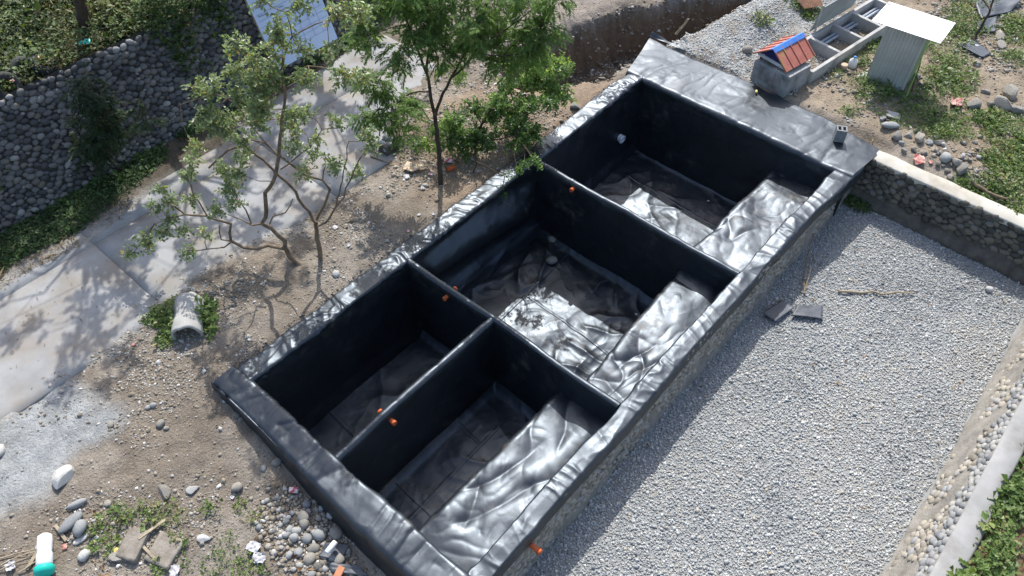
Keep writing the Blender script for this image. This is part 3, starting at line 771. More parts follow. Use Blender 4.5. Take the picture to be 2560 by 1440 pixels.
# benches along the right side
def bench(x0, x1, ye0, ye1, seed, zb=-.76):
    prof = [(-5.52, zb + .03), (-4.36, zb + .01)] + arc((-4.32, zb - .11), .12, 90, 8, 7) + [(-4.13, -1.6), (-4.06, -2.25)]
    def disp(s, q, c, z): return wrk(s, q, seed, .13, .75) * S((z + 1.3) / .4) + wrk(s, q, seed + 30, .05, .7) * (1 - S((z + 1.3) / .4))
    def sh(s, q, c, z): return (ye0 + (ye1 - ye0) * (s - x0) / (x1 - x0) + 4.2 + .07 * (fbm(s * 1.4, s * 0, seed + 4, 2) - .5)) * S((c + 5.4) / .8), 0 * s
    sweep('bench', 0, x0, x1, prof, disp, flip=True, mat=M['liner_floor'], shift=sh)
bench(X1 + .07, L_ - .05, -4.12, -4.20, 301)
bench(X2 + .07, X1 - .07, -4.46, -4.28, 321)
bench(.05, X2 - .07, -4.16, -4.24, 341)

# floors
def floor_h(x, y, box, seed, amp):
    x0, x1, y0, y1 = box
    e = np.minimum(np.minimum(x - x0, x1 - x), np.minimum(y - y0, y1 - y))
    return -2.2 + wrk(x, y, seed, amp * 1.5, .75) * S(e / .25 + .2) + .18 * (1 - S(e / .38)) ** 2
def floor(box, seed, amp, seams):
    x0, x1, y0, y1 = box
    X, Y = np.meshgrid(np.linspace(x0, x1, int((x1 - x0) / STEP)), np.linspace(y0, y1, int((y1 - y0) / STEP)), indexing='ij')
    fo = mo('floor_liner', np.stack([X, Y, floor_h(X, Y, box, seed, amp)], -1).reshape(-1, 3), gridF(*X.shape), M['liner_floor'], pool)
    for (a, b) in seams:                      # welded overlaps: thin raised strips that follow the floor
        a, b = np.array(a, float), np.array(b, float); ln = np.linalg.norm(b - a); d = (b - a) / ln; nrm = np.array((-d[1], d[0]))
        m = int(ln / .03) + 2; s = np.linspace(0, ln, m); wv = .012 * (fbm(s * 2, s * 0, seed + 77, 3) - .5) * 2
        rows = []
        for o_, zz in ((-.045, -.006), (-.038, .007), (0, .006), (.038, .003), (.06, -.003)):
            p = a + np.outer(s, d) + np.outer(wv + o_, nrm); rows.append(np.stack([p[:, 0], p[:, 1], floor_h(p[:, 0], p[:, 1], box, seed, amp) + zz], -1))
        V = np.stack(rows, 0); Fc = gridF(5, m)[:, ::-1]
        mo('weld_seam', V.reshape(-1, 3), np.ascontiguousarray(Fc), M['liner_floor'], fo)
floor((X1 + .02, L_, -4.3, .02), 401, .055, [((11.6, -.6), (11.5, -4.0)), ((9.6, -.3), (9.5, -4.1))])
floor((X2 + .02, X1 - .02, -4.5, .02), 421, .115, [((4.4, -1.45), (8.2, -1.30)), ((6.5, -1.4), (6.35, -4.3)), ((5.4, -1.5), (5.35, -3.0))])
floor((.0, X2 - .02, -2.42, .02), 441, .05, [((1.2, -.3), (1.1, -2.2))])
floor((.0, X2 - .02, -4.3, YP), 461, .055, [((1.0, -2.6), (.95, -4.1)), ((.3, -3.35), (3.6, -3.30)), ((2.8, -2.6), (2.75, -3.3))])
# pipes through the walls
def stub(loc, d, label, r=.048, ln=.11, mat='orange', cat='pipe', group=None, name='pipe_stub'):
    V, Fc = pipe(r, r * .8, -.10, ln, 18)
    o = mo(name, V, Fc, M[mat], None, True)
    o.rotation_euler = Vector(d).to_track_quat('Z', 'Y').to_euler(); o.location = loc
    V, Fc = pipe(r * 1.14, r * 1.001, ln - .055, ln - .004, 18); mo('socket_rim', V, Fc, M[mat], o, True)
    return tag(o, label, cat, group)
LINER_GROUP = 'orange pipe stubs through the basin partitions'
stub((X1 - .09, -1.19, -.17), (-1, 0, -.06), 'orange pipe stub on the partition beside the white pipe compartment', group=None)
stub((X2 - .09, -1.21, -.23), (-1, 0, -.06), 'orange pipe stub on the short partition, facing the empty narrow compartment')
stub((X2 + .09, -1.18, -.25), (1, 0, -.04), 'orange pipe stub on the short partition, facing the wrinkled sunlit floor')
stub((1.27, YP - .09, -.25), (0, -1, -.05), 'orange pipe stub on the long partition, facing the bench')
stub((1.25, YP + .09, -.20), (0, 1, -.05), 'orange pipe stub on the long partition, facing the narrow dark compartment')
stub((1.20, -5.92, -.36), (.1, -1, -.3), 'orange pipe poking out of the cobble face above the gravel', .05, .22)
p = stub((11.89, -.16, -1.35), (-.1, -1, -.1), 'white pipe end sticking out of the black side wall of the basin', .105, .10, 'white_pvc', 'pipe', None, 'pipe_end')

# ------------------------------------------------------------------ generic small things
ROCKS = []
def unit3(v): return v / np.linalg.norm(v)
for k in range(7):
    V0, F0 = ICO2; q = V0 * (1 + .30 * (fbm(V0[:, 0] * 1.6 + 9 * k, V0[:, 1] * 1.6 + V0[:, 2] * 2.1, 500 + k, 3) - .5)[:, None] * 2)
    ROCKS.append(mesh('rock', q, F0))
CRAGS = []
ICO3 = ico(3)
for k in range(7):
    V0, F0 = ICO3; g = np.random.default_rng(40 + k); q = V0 * (1 + .10 * (fbm(V0[:, 0] * 2 + 9 * k, V0[:, 1] * 2 + V0[:, 2] * 2.4, 520 + k, 3) - .5)[:, None] * 2)
    for j in range(9):                        # broken faces
        nrm = unit3(g.normal(0, 1, 3)); dd = g.uniform(.42, .75); ex = np.maximum(0, q @ nrm - dd); q = q - ex[:, None] * nrm * .93
    CRAGS.append(mesh('rock', q * 1.3, F0, False))
def rock(x, y, rx, ry, rz, label, mat='rock', group=None, name='rock', crag=False, rot=None, z=None, cat='rock', sink=.35):
    me = random.choice(CRAGS if crag else ROCKS)
    o = bpy.data.objects.new(name, me); link(o)
    if not me.materials: me.materials.append(M[mat])
    o.material_slots[0].link = 'OBJECT'; o.material_slots[0].material = M[mat]
    o.scale = (rx, ry, rz); o.rotation_euler = (random.uniform(-.15, .15), random.uniform(-.15, .15), random.uniform(0, 6.28) if rot is None else rot)
    zz = float(H(x, y)) if z is None else z
    o.location = (x, y, zz + rz * (1 - sink) * .75)
    return tag(o, label, cat, group)

def crumple(name, x, y, size, mat, label, cat, z=None, seed=0, flat=.45):
    size = size * .66; flat = flat * .8
    """crumpled litter: a folded little sheet"""
    A, T = np.meshgrid(np.linspace(-.5, .5, 11), np.linspace(-.5, .5, 9), indexing='ij')
    g = ridge(A * 4 + seed, T * 4, seed, 1.2); X = np.stack([A * size * (1 - .3 * np.abs(T)), T * size * .8 * (1 - .3 * np.abs(A)), g * size * flat + .012], -1)
    o = sheet(name, X, np.zeros(A.shape), M[mat])
    o.location = (x, y, (float(H(x, y)) if z is None else z)); o.rotation_euler = (0, 0, seed * 1.7)
    return tag(o, label, cat)

def flap(name, corners, mat, label, cat, thick=.012, curl=.04, seed=0, z=None, nseg=14):
    """sheet offcut lying on the ground: corners are world (x, y) in order round it"""
    c = np.array(corners, float); A, T = np.meshgrid(np.linspace(0, 1, nseg), np.linspace(0, 1, nseg), indexing='ij')
    XY = ((1 - A) * (1 - T))[..., None] * c[0] + (A * (1 - T))[..., None] * c[1] + (A * T)[..., None] * c[2] + ((1 - A) * T)[..., None] * c[3]
    base = (H(XY[..., 0], XY[..., 1]) if z is None else z + 0 * A)
    top_ = base.max() if z is None else z
    Z = base * .35 + top_ * .65 + .02 + curl * (fbm(A * 2.2 + seed, T * 2.2, seed, 2)) + curl * 1.2 * np.abs(A - .5) ** 2
    P = np.concatenate([XY, Z[..., None]], -1); Q = P.copy(); Q[..., 2] -= thick
    k = nseg * nseg; Fc = gridF(nseg, nseg); ccw = np.cross(c[1] - c[0], c[3] - c[0]) > 0
    idx = np.arange(k).reshape(nseg, nseg); loop = list(idx[:, 0]) + list(idx[-1, 1:]) + list(idx[-2::-1, -1]) + list(idx[0, -2:0:-1])
    side = np.array([(loop[i] + k, loop[(i + 1) % len(loop)] + k, loop[(i + 1) % len(loop)], loop[i]) for i in range(len(loop))])
    FF = np.concatenate([Fc, Fc[:, ::-1] + k, side])
    if not ccw: FF = FF[:, ::-1]
    ctr = np.append(c.mean(0), top_)
    o = mo(name, np.concatenate([P.reshape(-1, 3), Q.reshape(-1, 3)]) - ctr, np.ascontiguousarray(FF), M[mat], None, True); o.location = ctr
    return tag(o, label, cat)

def stick(name, pts, r, mat, label, cat='stick', group=None, fork=None):
    pts = np.array(pts, float); c = pts[0].copy(); b = B()
    q = [pts[0]]
    for a, d in zip(pts[:-1], pts[1:]):
        for t in (.33, .67, 1.0): q.append(a + (d - a) * t + np.random.default_rng(int(abs(a[0]) * 100) + int(t * 10)).normal(0, r * .5, 3))
    b.tube(np.array(q) - c, np.linspace(r, r * .55, len(q)), 7)
    if fork is not None: b.tube(np.array(fork) - c, np.linspace(r * .7, r * .35, len(fork)), 6)
    o = b.build(name, M[mat], None, True); o.location = c
    return tag(o, label, cat, group)

def can(x, y, r, ln, az, mat, label, cat, z=None, tilt=0.0, name='can', hollow=False):
    if hollow: V, Fc = pipe(r, r * .86, 0, ln, 16)
    else: V, Fc = lathe([(r * .86, 0), (r, .012), (r, ln - .02), (r * .78, ln - .004), (r * .74, ln - .012)], 16)
    o = mo(name, V, Fc, M[mat], None, True)
    d = Vector((math.cos(az) * math.cos(tilt), math.sin(az) * math.cos(tilt), math.sin(tilt)))
    o.rotation_euler = d.to_track_quat('Z', 'Y').to_euler(); zz = float(H(x, y)) if z is None else z
    o.location = (x, y, zz + r * .95)
    return tag(o, label, cat)

# ------------------------------------------------------------------ things on the gravel and in the basin
g0 = BZ + .05
stick('stick', [(10.49, -7.19, -1.14), (10.84, -7.65, -1.14), (11.17, -8.07, -1.14), (11.57, -8.51, -1.14)], .032, 'deadwood', 'thick pale stick lying alone on the sunlit gravel')
stick('stick', [(x, y, z) for (x, y), z in zip([(9.91, -6.66), (10.35, -6.39), (10.82, -6.19), (11.21, -6.05)], (-1.12, -1.05, -.85, -.6))], .022, 'bark', 'forked brown stick leaning on the cobble face in the shade', fork=[(x, y, z) for (x, y), z in zip([(10.05, -6.60), (10.43, -6.49), (10.91, -6.29)], (-1.12, -1.0, -.82))])
flap('plastic_offcut', [(8.77, -6.23), (9.39, -6.38), (9.38, -6.68), (8.74, -6.56)], 'scrap', 'black plastic offcut lying half in shade on the gravel', 'plastic sheet', z=-1.13, seed=2, curl=.03)
flap('plastic_offcut', [(9.14, -6.74), (9.46, -6.70), (9.82, -7.14), (9.48, -7.30)], 'scrap', 'black rectangular plastic offcut wholly in sun on the gravel', 'plastic sheet', z=-1.125, seed=4, curl=.03)
x, y = (12.79, -9.75); rock(x, y, .085, .07, .06, 'single white stone on the gravel near the shadow edge', 'rock_white', z=-1.17)
def in_pool(px_, py_, r, lab, z, mat='rock'): rock(px_, py_, r * 1.2, r, r * .7, lab, mat, z=z)
x, y = (8.28, -0.72); in_pool(x, y, .10, 'grey stone in the dusty corner of the wrinkled basin floor', -2.17)
x, y = (7.70, -1.19); in_pool(x, y, .13, 'larger grey stone at the corner of the sunlit basin floor', -2.16)
x, y = (4.18, -5.05); in_pool(x, y, .065, 'pale stone on the shaded end of the bench', -.74, 'rock_white')
cord = stick('cord', [(8.09, -2.64, -2.12), (7.88, -2.55, -2.12), (7.63, -2.60, -2.12), (7.48, -2.62, -2.12), (7.29, -2.54, -2.12)], .014, 'scrap', 'short black cord on the sunlit basin floor', 'cord')
for (p, q, lab) in (((7.68, -3.77), .05, 'small white paper scrap on the floor beside the bench of the middle compartment'), ((12.14, -2.99), .05, 'small tan wood scrap on the floor of the compartment with the white pipe')):
    crumple('paper_scrap', p[0], p[1], q * 2, 'paper' if 'paper' in lab else 'card', lab, 'litter', z=-2.15, seed=3, flat=.2)
# hollow block standing on the apron
hb = empty('hollow_block', (13.86, -5.15, ZR + .03), .5); tag(hb, 'grey concrete hollow block standing upright on the black apron', 'block')
def block_shell(w_, l_, h_):
    b = B(); t = .035
    b.box(-w_, w_, -l_, -l_ + t, 0, h_, .006); b.box(-w_, w_, l_ - t, l_, 0, h_, .006)
    b.box(-w_, -w_ + t, -l_ + t + .001, l_ - t - .001, 0, h_ - .002); b.box(w_ - t, w_, -l_ + t + .001, l_ - t - .001, 0, h_ - .002)
    b.box(-w_ + t + .001, w_ - t - .001, -.02, .02, 0, h_ - .004); b.box(-w_ + t, w_ - t, -l_ + t, l_ - t, 0, h_ - .10)
    return b
block_shell(.11, .125, .34).build('shell', M['block'], hb)
x, y = (14.20, -2.69); o = can(x, y, .03, .11, .6, 'yellow', 'yellow plastic bit lying on the black apron', 'litter', z=ZR + .03, name='plastic_bit')

# ------------------------------------------------------------------ pump hut on its concrete block
hut = tag(empty('pump_shelter', (15.3, -2.72, 0), -.19), 'little gabled shelter with faded red roof and blue ridge on red posts', 'shelter')
blk = tag(empty('concrete_block', (15.18, -2.80, -.08), -.19), 'rough grey concrete block carrying the little red-roofed shelter', 'concrete block')
def rough_box(sx, sy, sz, seed, n=14):
    V, Fc = [], []
    import bmesh
    bm = bmesh.new(); bmesh.ops.create_cube(bm, size=1.0)
    bmesh.ops.subdivide_edges(bm, edges=bm.edges[:], cuts=n, use_grid_fill=True)
    P = np.array([v.co[:] for v in bm.verts]); Fc = [[v.index for v in f.verts] for f in bm.faces]; bm.free()
    P = P * (sx, sy, sz); d = (fbm(P[:, 0] * 4 + P[:, 2] * 3, P[:, 1] * 4 - P[:, 2] * 2, seed, 4) - .5) * .05
    nrm = P / (np.linalg.norm(P, axis=1, keepdims=True) + 1e-6); return P + nrm * d[:, None] + (0, 0, sz / 2), Fc
V, Fc = rough_box(.92, 1.12, .62, 601); mo('body', V, Fc, M['old_concrete'], blk)
b = B(); b.box(-.44, .44, -.56, -.02, .628, .66, .01); b.build('worn_cap', M['pale_concrete'], blk)
RZ, EZ = 1.06, .74; RX = .60
for sx, sy in ((-.40, -.40), (-.40, .40), (.40, -.40), (.40, .40)):
    b = B(); b.box(sx - .022, sx + .022, sy - .022, sy + .022, .5, .78); b.build('post', M['red_steel'], hut)
b = B()
for s_ in (-1, 1): b.box(-.50, .50, s_ * .44 - .015, s_ * .44 + .015, EZ - .09, EZ - .005)
for s_ in (-1, 1): b.box(s_ * .49 - .012, s_ * .49 + .012, -.42, .42, EZ - .09, EZ - .005)
b.build('fascia', M['white_board'], hut)
for s_ in (-1, 1):
    b = B(); V = [(s_ * .47, -.42, EZ - .004), (s_ * .47, .42, EZ - .004), (s_ * .47, 0, RZ - .03)]; W2 = [(v[0] - s_ * .015, v[1], v[2]) for v in V]
    b.add(V + W2, [(0, 1, 2), (5, 4, 3), (0, 3, 4, 1), (1, 4, 5, 2), (2, 5, 3, 0)]); b.build('gable', M['navy'], hut)
for s_ in (-1, 1):
    rp = B(); e = np.array((0, s_ * .54, EZ - .06)); r0 = np.array((0, s_ * .02, RZ)); d = e - r0; nz = np.cross((1, 0, 0), d); nz = nz / np.linalg.norm(nz) * (1 if nz[2] > 0 else -1) if abs(nz[2]) > 0 else nz
    if nz[2] < 0: nz = -nz
    rp.obox((e + r0) / 2, (RX, 0, 0), d / 2, nz * .006); ro = rp.build('roof_sheet', M['red_roof'], hut)
    for k in range(5):
        b = B(); xx = -RX + .02 + k * (2 * RX - .04) / 4; b.obox((e + r0) / 2 + np.array((xx, 0, 0)) + nz * .014, (.014, 0, 0), d / 2 * .995, nz * .014); b.build('rib', M['red_roof'], ro)
b = B()
for s_ in (-1, 1):
    d = np.array((0, s_ * .10, -.062)); b.obox(np.array((0, 0, RZ + .034)) + d / 2 + (0, 0, .002 * s_), (RX + .02, 0, 0), d / 2, (0, 0, .008))
b.build('ridge_cap', M['blue_trim'], hut)
for q, (a, lab) in enumerate((((14.72, -2.86), 0), ((14.74, -3.06), 1))):
    c0 = np.array((14.98, a[1] + .06, .66)); pts_ = [c0, (14.74, a[1], .60), (14.68, a[1] + .02, .35), (14.66, a[1] - .06 * q, .05), (14.62 + .05 * q, -3.08 + .05 * q, .0)]
    stick('hose', pts_, .012, 'hose', ['pink hose hanging down the middle of the concrete block face', 'pink hose hanging near the corner of the concrete block'][q], 'hose')

# ------------------------------------------------------------------ open concrete tank with cells
tk = tag(empty('open_tank', (15.62, -3.5, 0), -.147), 'long open concrete tank divided into cells behind the little shelter', 'tank')
TH = .33; TD = -.55; TLn = 4.6; TW = 1.12
def twall(name, x0, x1, y0, y1):
    b = B(); b.box(x0, x1, y0, y1, TD, TH, .008); b.build(name, M['concrete'], tk)
twall('long_wall', 0, TLn, 0, .10); twall('long_wall', 0, TLn, TW - .10, TW); twall('end_wall', .002, .10, .101, TW - .101); twall('end_wall', TLn - .10, TLn - .002, .101, TW - .101)
for xx in (1.36, 2.42, 3.36): twall('divider', xx - .05, xx + .05, .101, TW - .101)
b = B(); b.box(.1, TLn - .1, .1, TW - .1, TD - .05, TD + .12); b.build('tank_floor', M['old_concrete'], tk)
cells = [(.10, 1.31), (1.41, 2.37), (2.47, 3.31), (3.41, 4.5)]
for i, (a, c) in enumerate(cells):
    for k in range(2):
        if i == 0: break
        b = B(); b.tube([(a + .001, TW - .24 - .11 * k, .10), (c - .001, TW - .24 - .11 * k, .10)], .042, 10); b.build('pipe', M['grey_pvc'], tk, True)
    V, Fc = pipe(.06, .045, 0, .09, 14); V = [(v[2] + a - .002 if i else v[2] + a, v[0] + .42, v[1] - .12) for v in V]
    if i: mo('outlet', V, [f[::-1] for f in Fc], M['orange'], tk, True)
V, Fc = pipe(.06, .045, 0, .09, 14); mo('outlet', [(1.31 - v[2], v[0] + .30, v[1] - .12) for v in V], Fc, M['orange'], tk, True)
lid = tag(empty('cement_board', (17.3, -2.62, .33), -.147), 'grey cement board standing on edge along the open tank', 'board')
b = B(); b.obox((1.05, .02, .42), (1.02, 0, 0), (0, -.10, .42), (0, .014, .003)); b.build('sheet', M['board'], lid)
b = B(); b.box(.012, .042, -.06, -.02, 0, .86); b.build('edge_batten', M['pale_concrete'], lid)

# ------------------------------------------------------------------ corrugated shed
sd = tag(empty('tin_shed', (16.72, -4.55, -.05), -1.50), 'narrow corrugated iron outhouse with bright flat sheet roof and green side', 'shed')
def corrug(w_, h_, pitch=.088, amp=.013):
    n_ = int(w_ / pitch * 6) + 1; s = np.linspace(0, w_, n_); d = amp * np.cos(2 * np.pi * s / pitch); return s, d
WD, DP, HT = .98, 1.06, 1.66
s, d = corrug(WD, HT); Sg, Hg = np.meshgrid(s, np.linspace(0, HT, 4), indexing='ij'); Dg = np.repeat(d[:, None], 4, 1)
sheet('front_cladding', np.stack([Sg, -Dg, Hg], -1), 0 * Sg, M['tin'], sd, flip=False)
sheet('back_cladding', np.stack([Sg, DP + Dg, Hg * .95], -1), 0 * Sg, M['tin'], sd, flip=True)
for xx, nm, mt in ((WD - .004, 'green_side', 'green_sheet'), (.004, 'plain_side', 'tin')):
    b = B(); b.box(xx - .008, xx + .008, .02, DP - .02, 0, HT - .03); b.build(nm, M[mt], sd)
b = B(); b.box(WD - .03, WD + .02, -.03, .016, 0, HT); b.build('corner_trim', M['tin'], sd)
rf = B(); r0 = np.array((WD / 2, DP / 2, HT + .03)); uu = np.array((.86, 0, 0)); vv_ = np.array((0, .68, -.05)); rf.obox(r0, uu, vv_, (0, 0, .004)); ro = rf.build('roof', M['tin_roof'], sd)
for yy in (-.60, -.56, -.52, -.2, .16, .50, .55, .60):
    b = B(); b.obox(r0 + np.array((0, yy, -.05 / .68 * yy + .009)), uu * .998, (0, .008, 0), (0, 0, .006)); b.build('roof_rib', M['tin_roof'], ro)
b = B(); b.box(-.28, 1.15, -.18, 1.2, -.12, .045, .01); b.build('plinth', M['pale_concrete'], sd)
stick('lime_twine', [(16.55, -5.72, .02), (16.62, -5.70, .5), (16.74, -5.64, 1.1), (16.84, -5.60, 1.6)], .010, 'lime', 'lime green twine hanging from the shed roof corner', 'twine')
stick('lime_twine', [(16.2, -4.75, .03), (16.35, -5.0, .06), (16.25, -5.15, .08), (16.45, -5.35, .05), (16.3, -5.5, .03)], .010, 'lime', 'tangle of lime green twine in the grass before the shed', 'twine')
crumple('white_cup', 16.35, -5.12, .16, 'white_pvc', 'crushed white plastic in the grass before the shed', 'litter', seed=5)
stick('rusty_bar', [(16.95, -5.72, .05), (17.05, -5.62, .45), (17.1, -5.60, .9)], .022, 'iron', 'rusty bar leaning against the green side of the shed', 'bar')
# water jug and dipper on the path
x, y = (17.03, -4.02); jug = tag(empty('water_jug', (x, y, float(H(x, y))), .4), 'white plastic water jug standing by the tank wall', 'jug')
V, Fc = lathe([(.10, 0), (.115, .02), (.115, .18), (.10, .22), (.045, .27), (.04, .30)], 16); mo('body', V, Fc, M['white_pvc'], jug, True)
V, Fc = lathe([(.043, .302), (.043, .33), (.02, .335)], 12); mo('cap', V, Fc, M['blue_trim'], jug, True)
x, y = (16.82, -3.88); dp = tag(empty('water_dipper', (x, y, float(H(x, y)) + .07), .3), 'cream plastic dipper lying beside the white jug', 'dipper')
V, Fc = lathe([(.055, -.07), (.085, -.06), (.095, .06), (.09, .065)], 16); o = mo('cup', V, Fc, M['card'], dp, True)
b = B(); b.tube([(.08, 0, .04), (.18, -.10, .0), (.26, -.18, -.05)], .012, 7); b.build('handle', M['card'], dp, True)

# black offcuts on the slope behind the shed, and other litter of the yard
flap('plastic_offcut', [(22.44, -5.32), (23.64, -6.41), (22.67, -6.33), (21.69, -5.80)], 'scrap', 'widest creased black offcut lying above the others on the grass', 'plastic sheet', seed=6, curl=.12)
flap('plastic_offcut', [(22.21, -5.80), (22.85, -6.27), (22.64, -6.37), (22.15, -5.94)], 'scrap', 'black offcut strip under the widest creased one', 'plastic sheet', seed=7, curl=.06)
flap('plastic_offcut', [(21.54, -5.76), (22.19, -6.11), (21.29, -6.38), (20.99, -5.97)], 'scrap', 'square black offcut with a glossy corner on the grass', 'plastic sheet', seed=8, curl=.06)
flap('plastic_offcut', [(19.93, -5.81), (20.37, -6.07), (20.15, -6.66), (19.71, -6.57)], 'scrap', 'long black offcut with ragged end on the bare slope', 'plastic sheet', seed=9, curl=.05)
crumple('torn_sack', *(17.14, -6.80), .62, 'pinksack', 'torn red and white sack standing crumpled in the grass', 'sack', seed=2, flat=.5)
crumple('torn_sack', *(14.51, -6.95), .50, 'pinksack', 'faded red sack crumpled against the concrete coping', 'sack', seed=4, flat=.45)
crumple('sack_scrap', *(14.63, -7.20), .18, 'pinksack', 'small pink sack scrap beside the coping', 'litter', seed=6, flat=.3)
x, y = (15.64, -5.78); o = B(); o.box(-.17, .17, -.11, .11, 0, .05, .008); o = o.build('pale_slab', M['pale_concrete']); o.location = (x, y, float(H(x, y)) + .05); o.rotation_euler = (.1, .1, -1.2); tag(o, 'small pale rectangular slab lying in the grass', 'slab')
yard = [((15.18, -5.90), .30, .14, .11, 'rock_grey', 0, 'long smooth grey oval stone under the small pale slab'),
        ((14.92, -6.20), .15, .13, .12, 'rock', 1, 'angular grey rock next to the long oval stone'),
        ((14.77, -6.38), .09, .07, .06, 'rock_grey', 0, 'round grey cobble beside the angular rock'),
        ((15.16, -6.40), .13, .10, .09, 'rock', 1, 'flat grey rock in the rubble strip'),
        ((15.19, -6.67), .17, .13, .12, 'rock', 1, 'broad grey rock in the middle of the rubble strip'),
        ((15.29, -6.88), .12, .10, .08, 'rock_grey', 1, 'pale wedge-shaped rock in the rubble strip'),
        ((15.37, -7.07), .13, .11, .10, 'rock', 1, 'tan rock at the end of the rubble strip'),
        ((15.36, -7.18), .09, .06, .08, 'rock_white', 1, 'small white rock at the end of the rubble strip'),
        ((14.89, -7.43), .19, .17, .17, 'rock_grey', 0, 'biggest rounded grey boulder above the coping'),
        ((14.87, -7.68), .14, .12, .15, 'rock', 1, 'upright grey rock between two boulders above the coping'),
        ((14.74, -7.88), .19, .16, .13, 'rock', 1, 'blocky grey boulder beside the upright rock'),
        ((14.60, -7.62), .09, .08, .07, 'rock', 0, 'small rock below the biggest boulder'),
        ((14.43, -7.78), .13, .09, .07, 'rock', 1, 'brown rock close to the coping'),
        ((15.19, -7.72), .09, .05, .10, 'rock_white', 1, 'bright white chip of rock beside the boulders'),
        ((15.43, -8.05), .11, .07, .06, 'rock_grey', 0, 'smooth grey stone beside the dry tuft'),
        ((15.03, -8.68), .30, .11, .05, 'rock', 0, 'flat tan stone among the weeds above the coping'),
        ((15.12, -8.39), .20, .09, .06, 'rock', 1, 'slim grey stone in the weeds'),
        ((17.46, -7.14), .20, .17, .15, 'rock', 1, 'craggy grey boulder beside the torn sack'),
        ((17.99, -7.75), .24, .20, .18, 'rock', 1, 'large tan boulder in the boulder group on the slope'),
        ((18.54, -7.73), .28, .20, .18, 'rock', 1, 'largest mossy boulder on the slope'),
        ((17.94, -8.08), .18, .15, .12, 'rock', 1, 'dark boulder at the edge of the boulder group'),
        ((17.81, -7.47), .11, .10, .09, 'rock', 1, 'smaller rock between the craggy and tan boulders'),
        ((18.25, -7.19), .12, .09, .08, 'rock', 1, 'grey rock above the boulder group'),
        ((20.75, -6.72), .24, .14, .11, 'rock', 1, 'wedge-shaped tan rock beside the long ragged offcut'),
        ((21.22, -6.56), .24, .15, .12, 'rock', 1, 'brown rock under the square offcut'),
        ((21.74, -6.32), .12, .11, .09, 'rock', 1, 'small tan rock touching the square offcut'),
        ((19.42, -6.53), .15, .12, .10, 'rock', 1, 'rock lying below the long ragged offcut'),
        ((15.71, -1.53), .16, .15, .14, 'rock', 0, 'round brown boulder on the pebbles beside the shelter'),
        ((15.37, -5.63), .12, .09, .07, 'rock_grey', 1, 'grey chip of rock beside the pale slab'),
        ((16.82, -4.48), .22, .14, .05, 'rock_white', 1, 'pale broken concrete lump at the foot of the shed')]
for (p, a, c, h, mt, cr, lab) in yard:
    x, y = p; rock(x, y, a * .88, c * .88, h * .8, lab, mt, crag=bool(cr))
for q, p in enumerate([(14.76, -6.72),(14.78, -6.96),(15.03, -7.14),(15.54, -6.91),(14.60, -6.53),(15.03, -7.25),(14.67, -7.35),(15.18, -7.88),(15.95, -7.74),(16.28, -7.77),(15.76, -7.52),(15.47, -6.48)]):
    x, y = p; rock(x, y, .07, .06, .05, 'fist-sized grey rock in the rubble strip behind the coping', 'rock', 'small rubble behind the coping', crag=True)
stick('timber_post', [(20.6, -6.05, 0), (20.75, -6.05, .5), (20.9, -6.02, 1.1)], .045, 'bark_dark', 'dark timber post standing behind the shed', 'post', fork=[(20.8, -6.04, .85), (20.9, -5.8, .95), (21.0, -5.55, 1.0)])
stick('drain_pipe', [(14.49, -8.21, 0.03), (14.41, -8.61, 0.03), (14.42, -9.06, 0.03)], .05, 'bark', 'brown pipe half buried behind the coping', 'pipe')
# rusty sheet at the far end of the pebble heap
A, T = np.meshgrid(np.linspace(0, 1, 40), np.linspace(0, 1, 5), indexing='ij')
c0, c1, c2, c3 = [np.array((*p, .3)) for p in ((18.81, -1.26), (19.28, -1.87), (18.94, -2.16), (18.40, -1.80))]
Xr = ((1 - A) * (1 - T))[..., None] * c0 + (A * (1 - T))[..., None] * c1 + (A * T)[..., None] * c2 + ((1 - A) * T)[..., None] * c3; Xr[..., 2] += .02 * np.cos(A * 60)
tag(sheet('rusty_sheet', Xr, 0 * A, M['iron'], None, flip=True), 'rusty corrugated sheet lying beyond the pebble heap', 'roof sheet')

# ------------------------------------------------------------------ banner leaning on the stone slope
sg = tag(empty('project_banner', (6.45, 7.28, .30)), 'pale blue printed banner on a frame leaning against the stone wall', 'banner')
BW, BH = 2.05, 2.55
# frame axes: along the wall (tilted), and up the lean
bu = np.array((1.0, -.01, -.01)); bu /= np.linalg.norm(bu); bv = np.array((.06, .38, 1.0)); bv -= bu * bv.dot(bu); bv /= np.linalg.norm(bv); bn = np.cross(bu, bv)
if bn[1] > 0: bn = -bn
A, T = np.meshgrid(np.linspace(0, 1, 16), np.linspace(0, 1, 20), indexing='ij')
Xb = A[..., None] * BW * bu + T[..., None] * BH * bv + (.02 * (fbm(A * 3, T * 3, 66, 2) - .5))[..., None] * bn
o = sheet('vinyl', Xb, 0 * A, M['tarp'], sg); 
b = B()
for a in (0, .5, 1): b.obox(A[0, 0] * 0 + bu * BW * a + bv * BH / 2 - bn * .045, bu * .02, bv * BH / 2, bn * .02)
for a in (.02, .98): b.obox(bu * BW * a + np.array((0, .03, -.24)), (.025, 0, 0), (0, .025, 0), (0, 0, .25))
for t in (0.01, .5, .99): b.obox(bu * BW / 2 + bv * BH * t - bn * .088, bu * BW / 2, bv * .02, bn * .02)
b.build('frame', M['deadwood'], sg)
def rule(u0, v0, u1, v1, t=.0024):
    a = bu * BW * u0 + bv * BH * v0; c = bu * BW * u1 + bv * BH * v1; d = c - a; ln = np.linalg.norm(d); d /= ln; e = np.cross(bn, d)
    b = B(); b.obox((a + c) / 2 + bn * .016, d * ln / 2, e * t, bn * .0015); return b
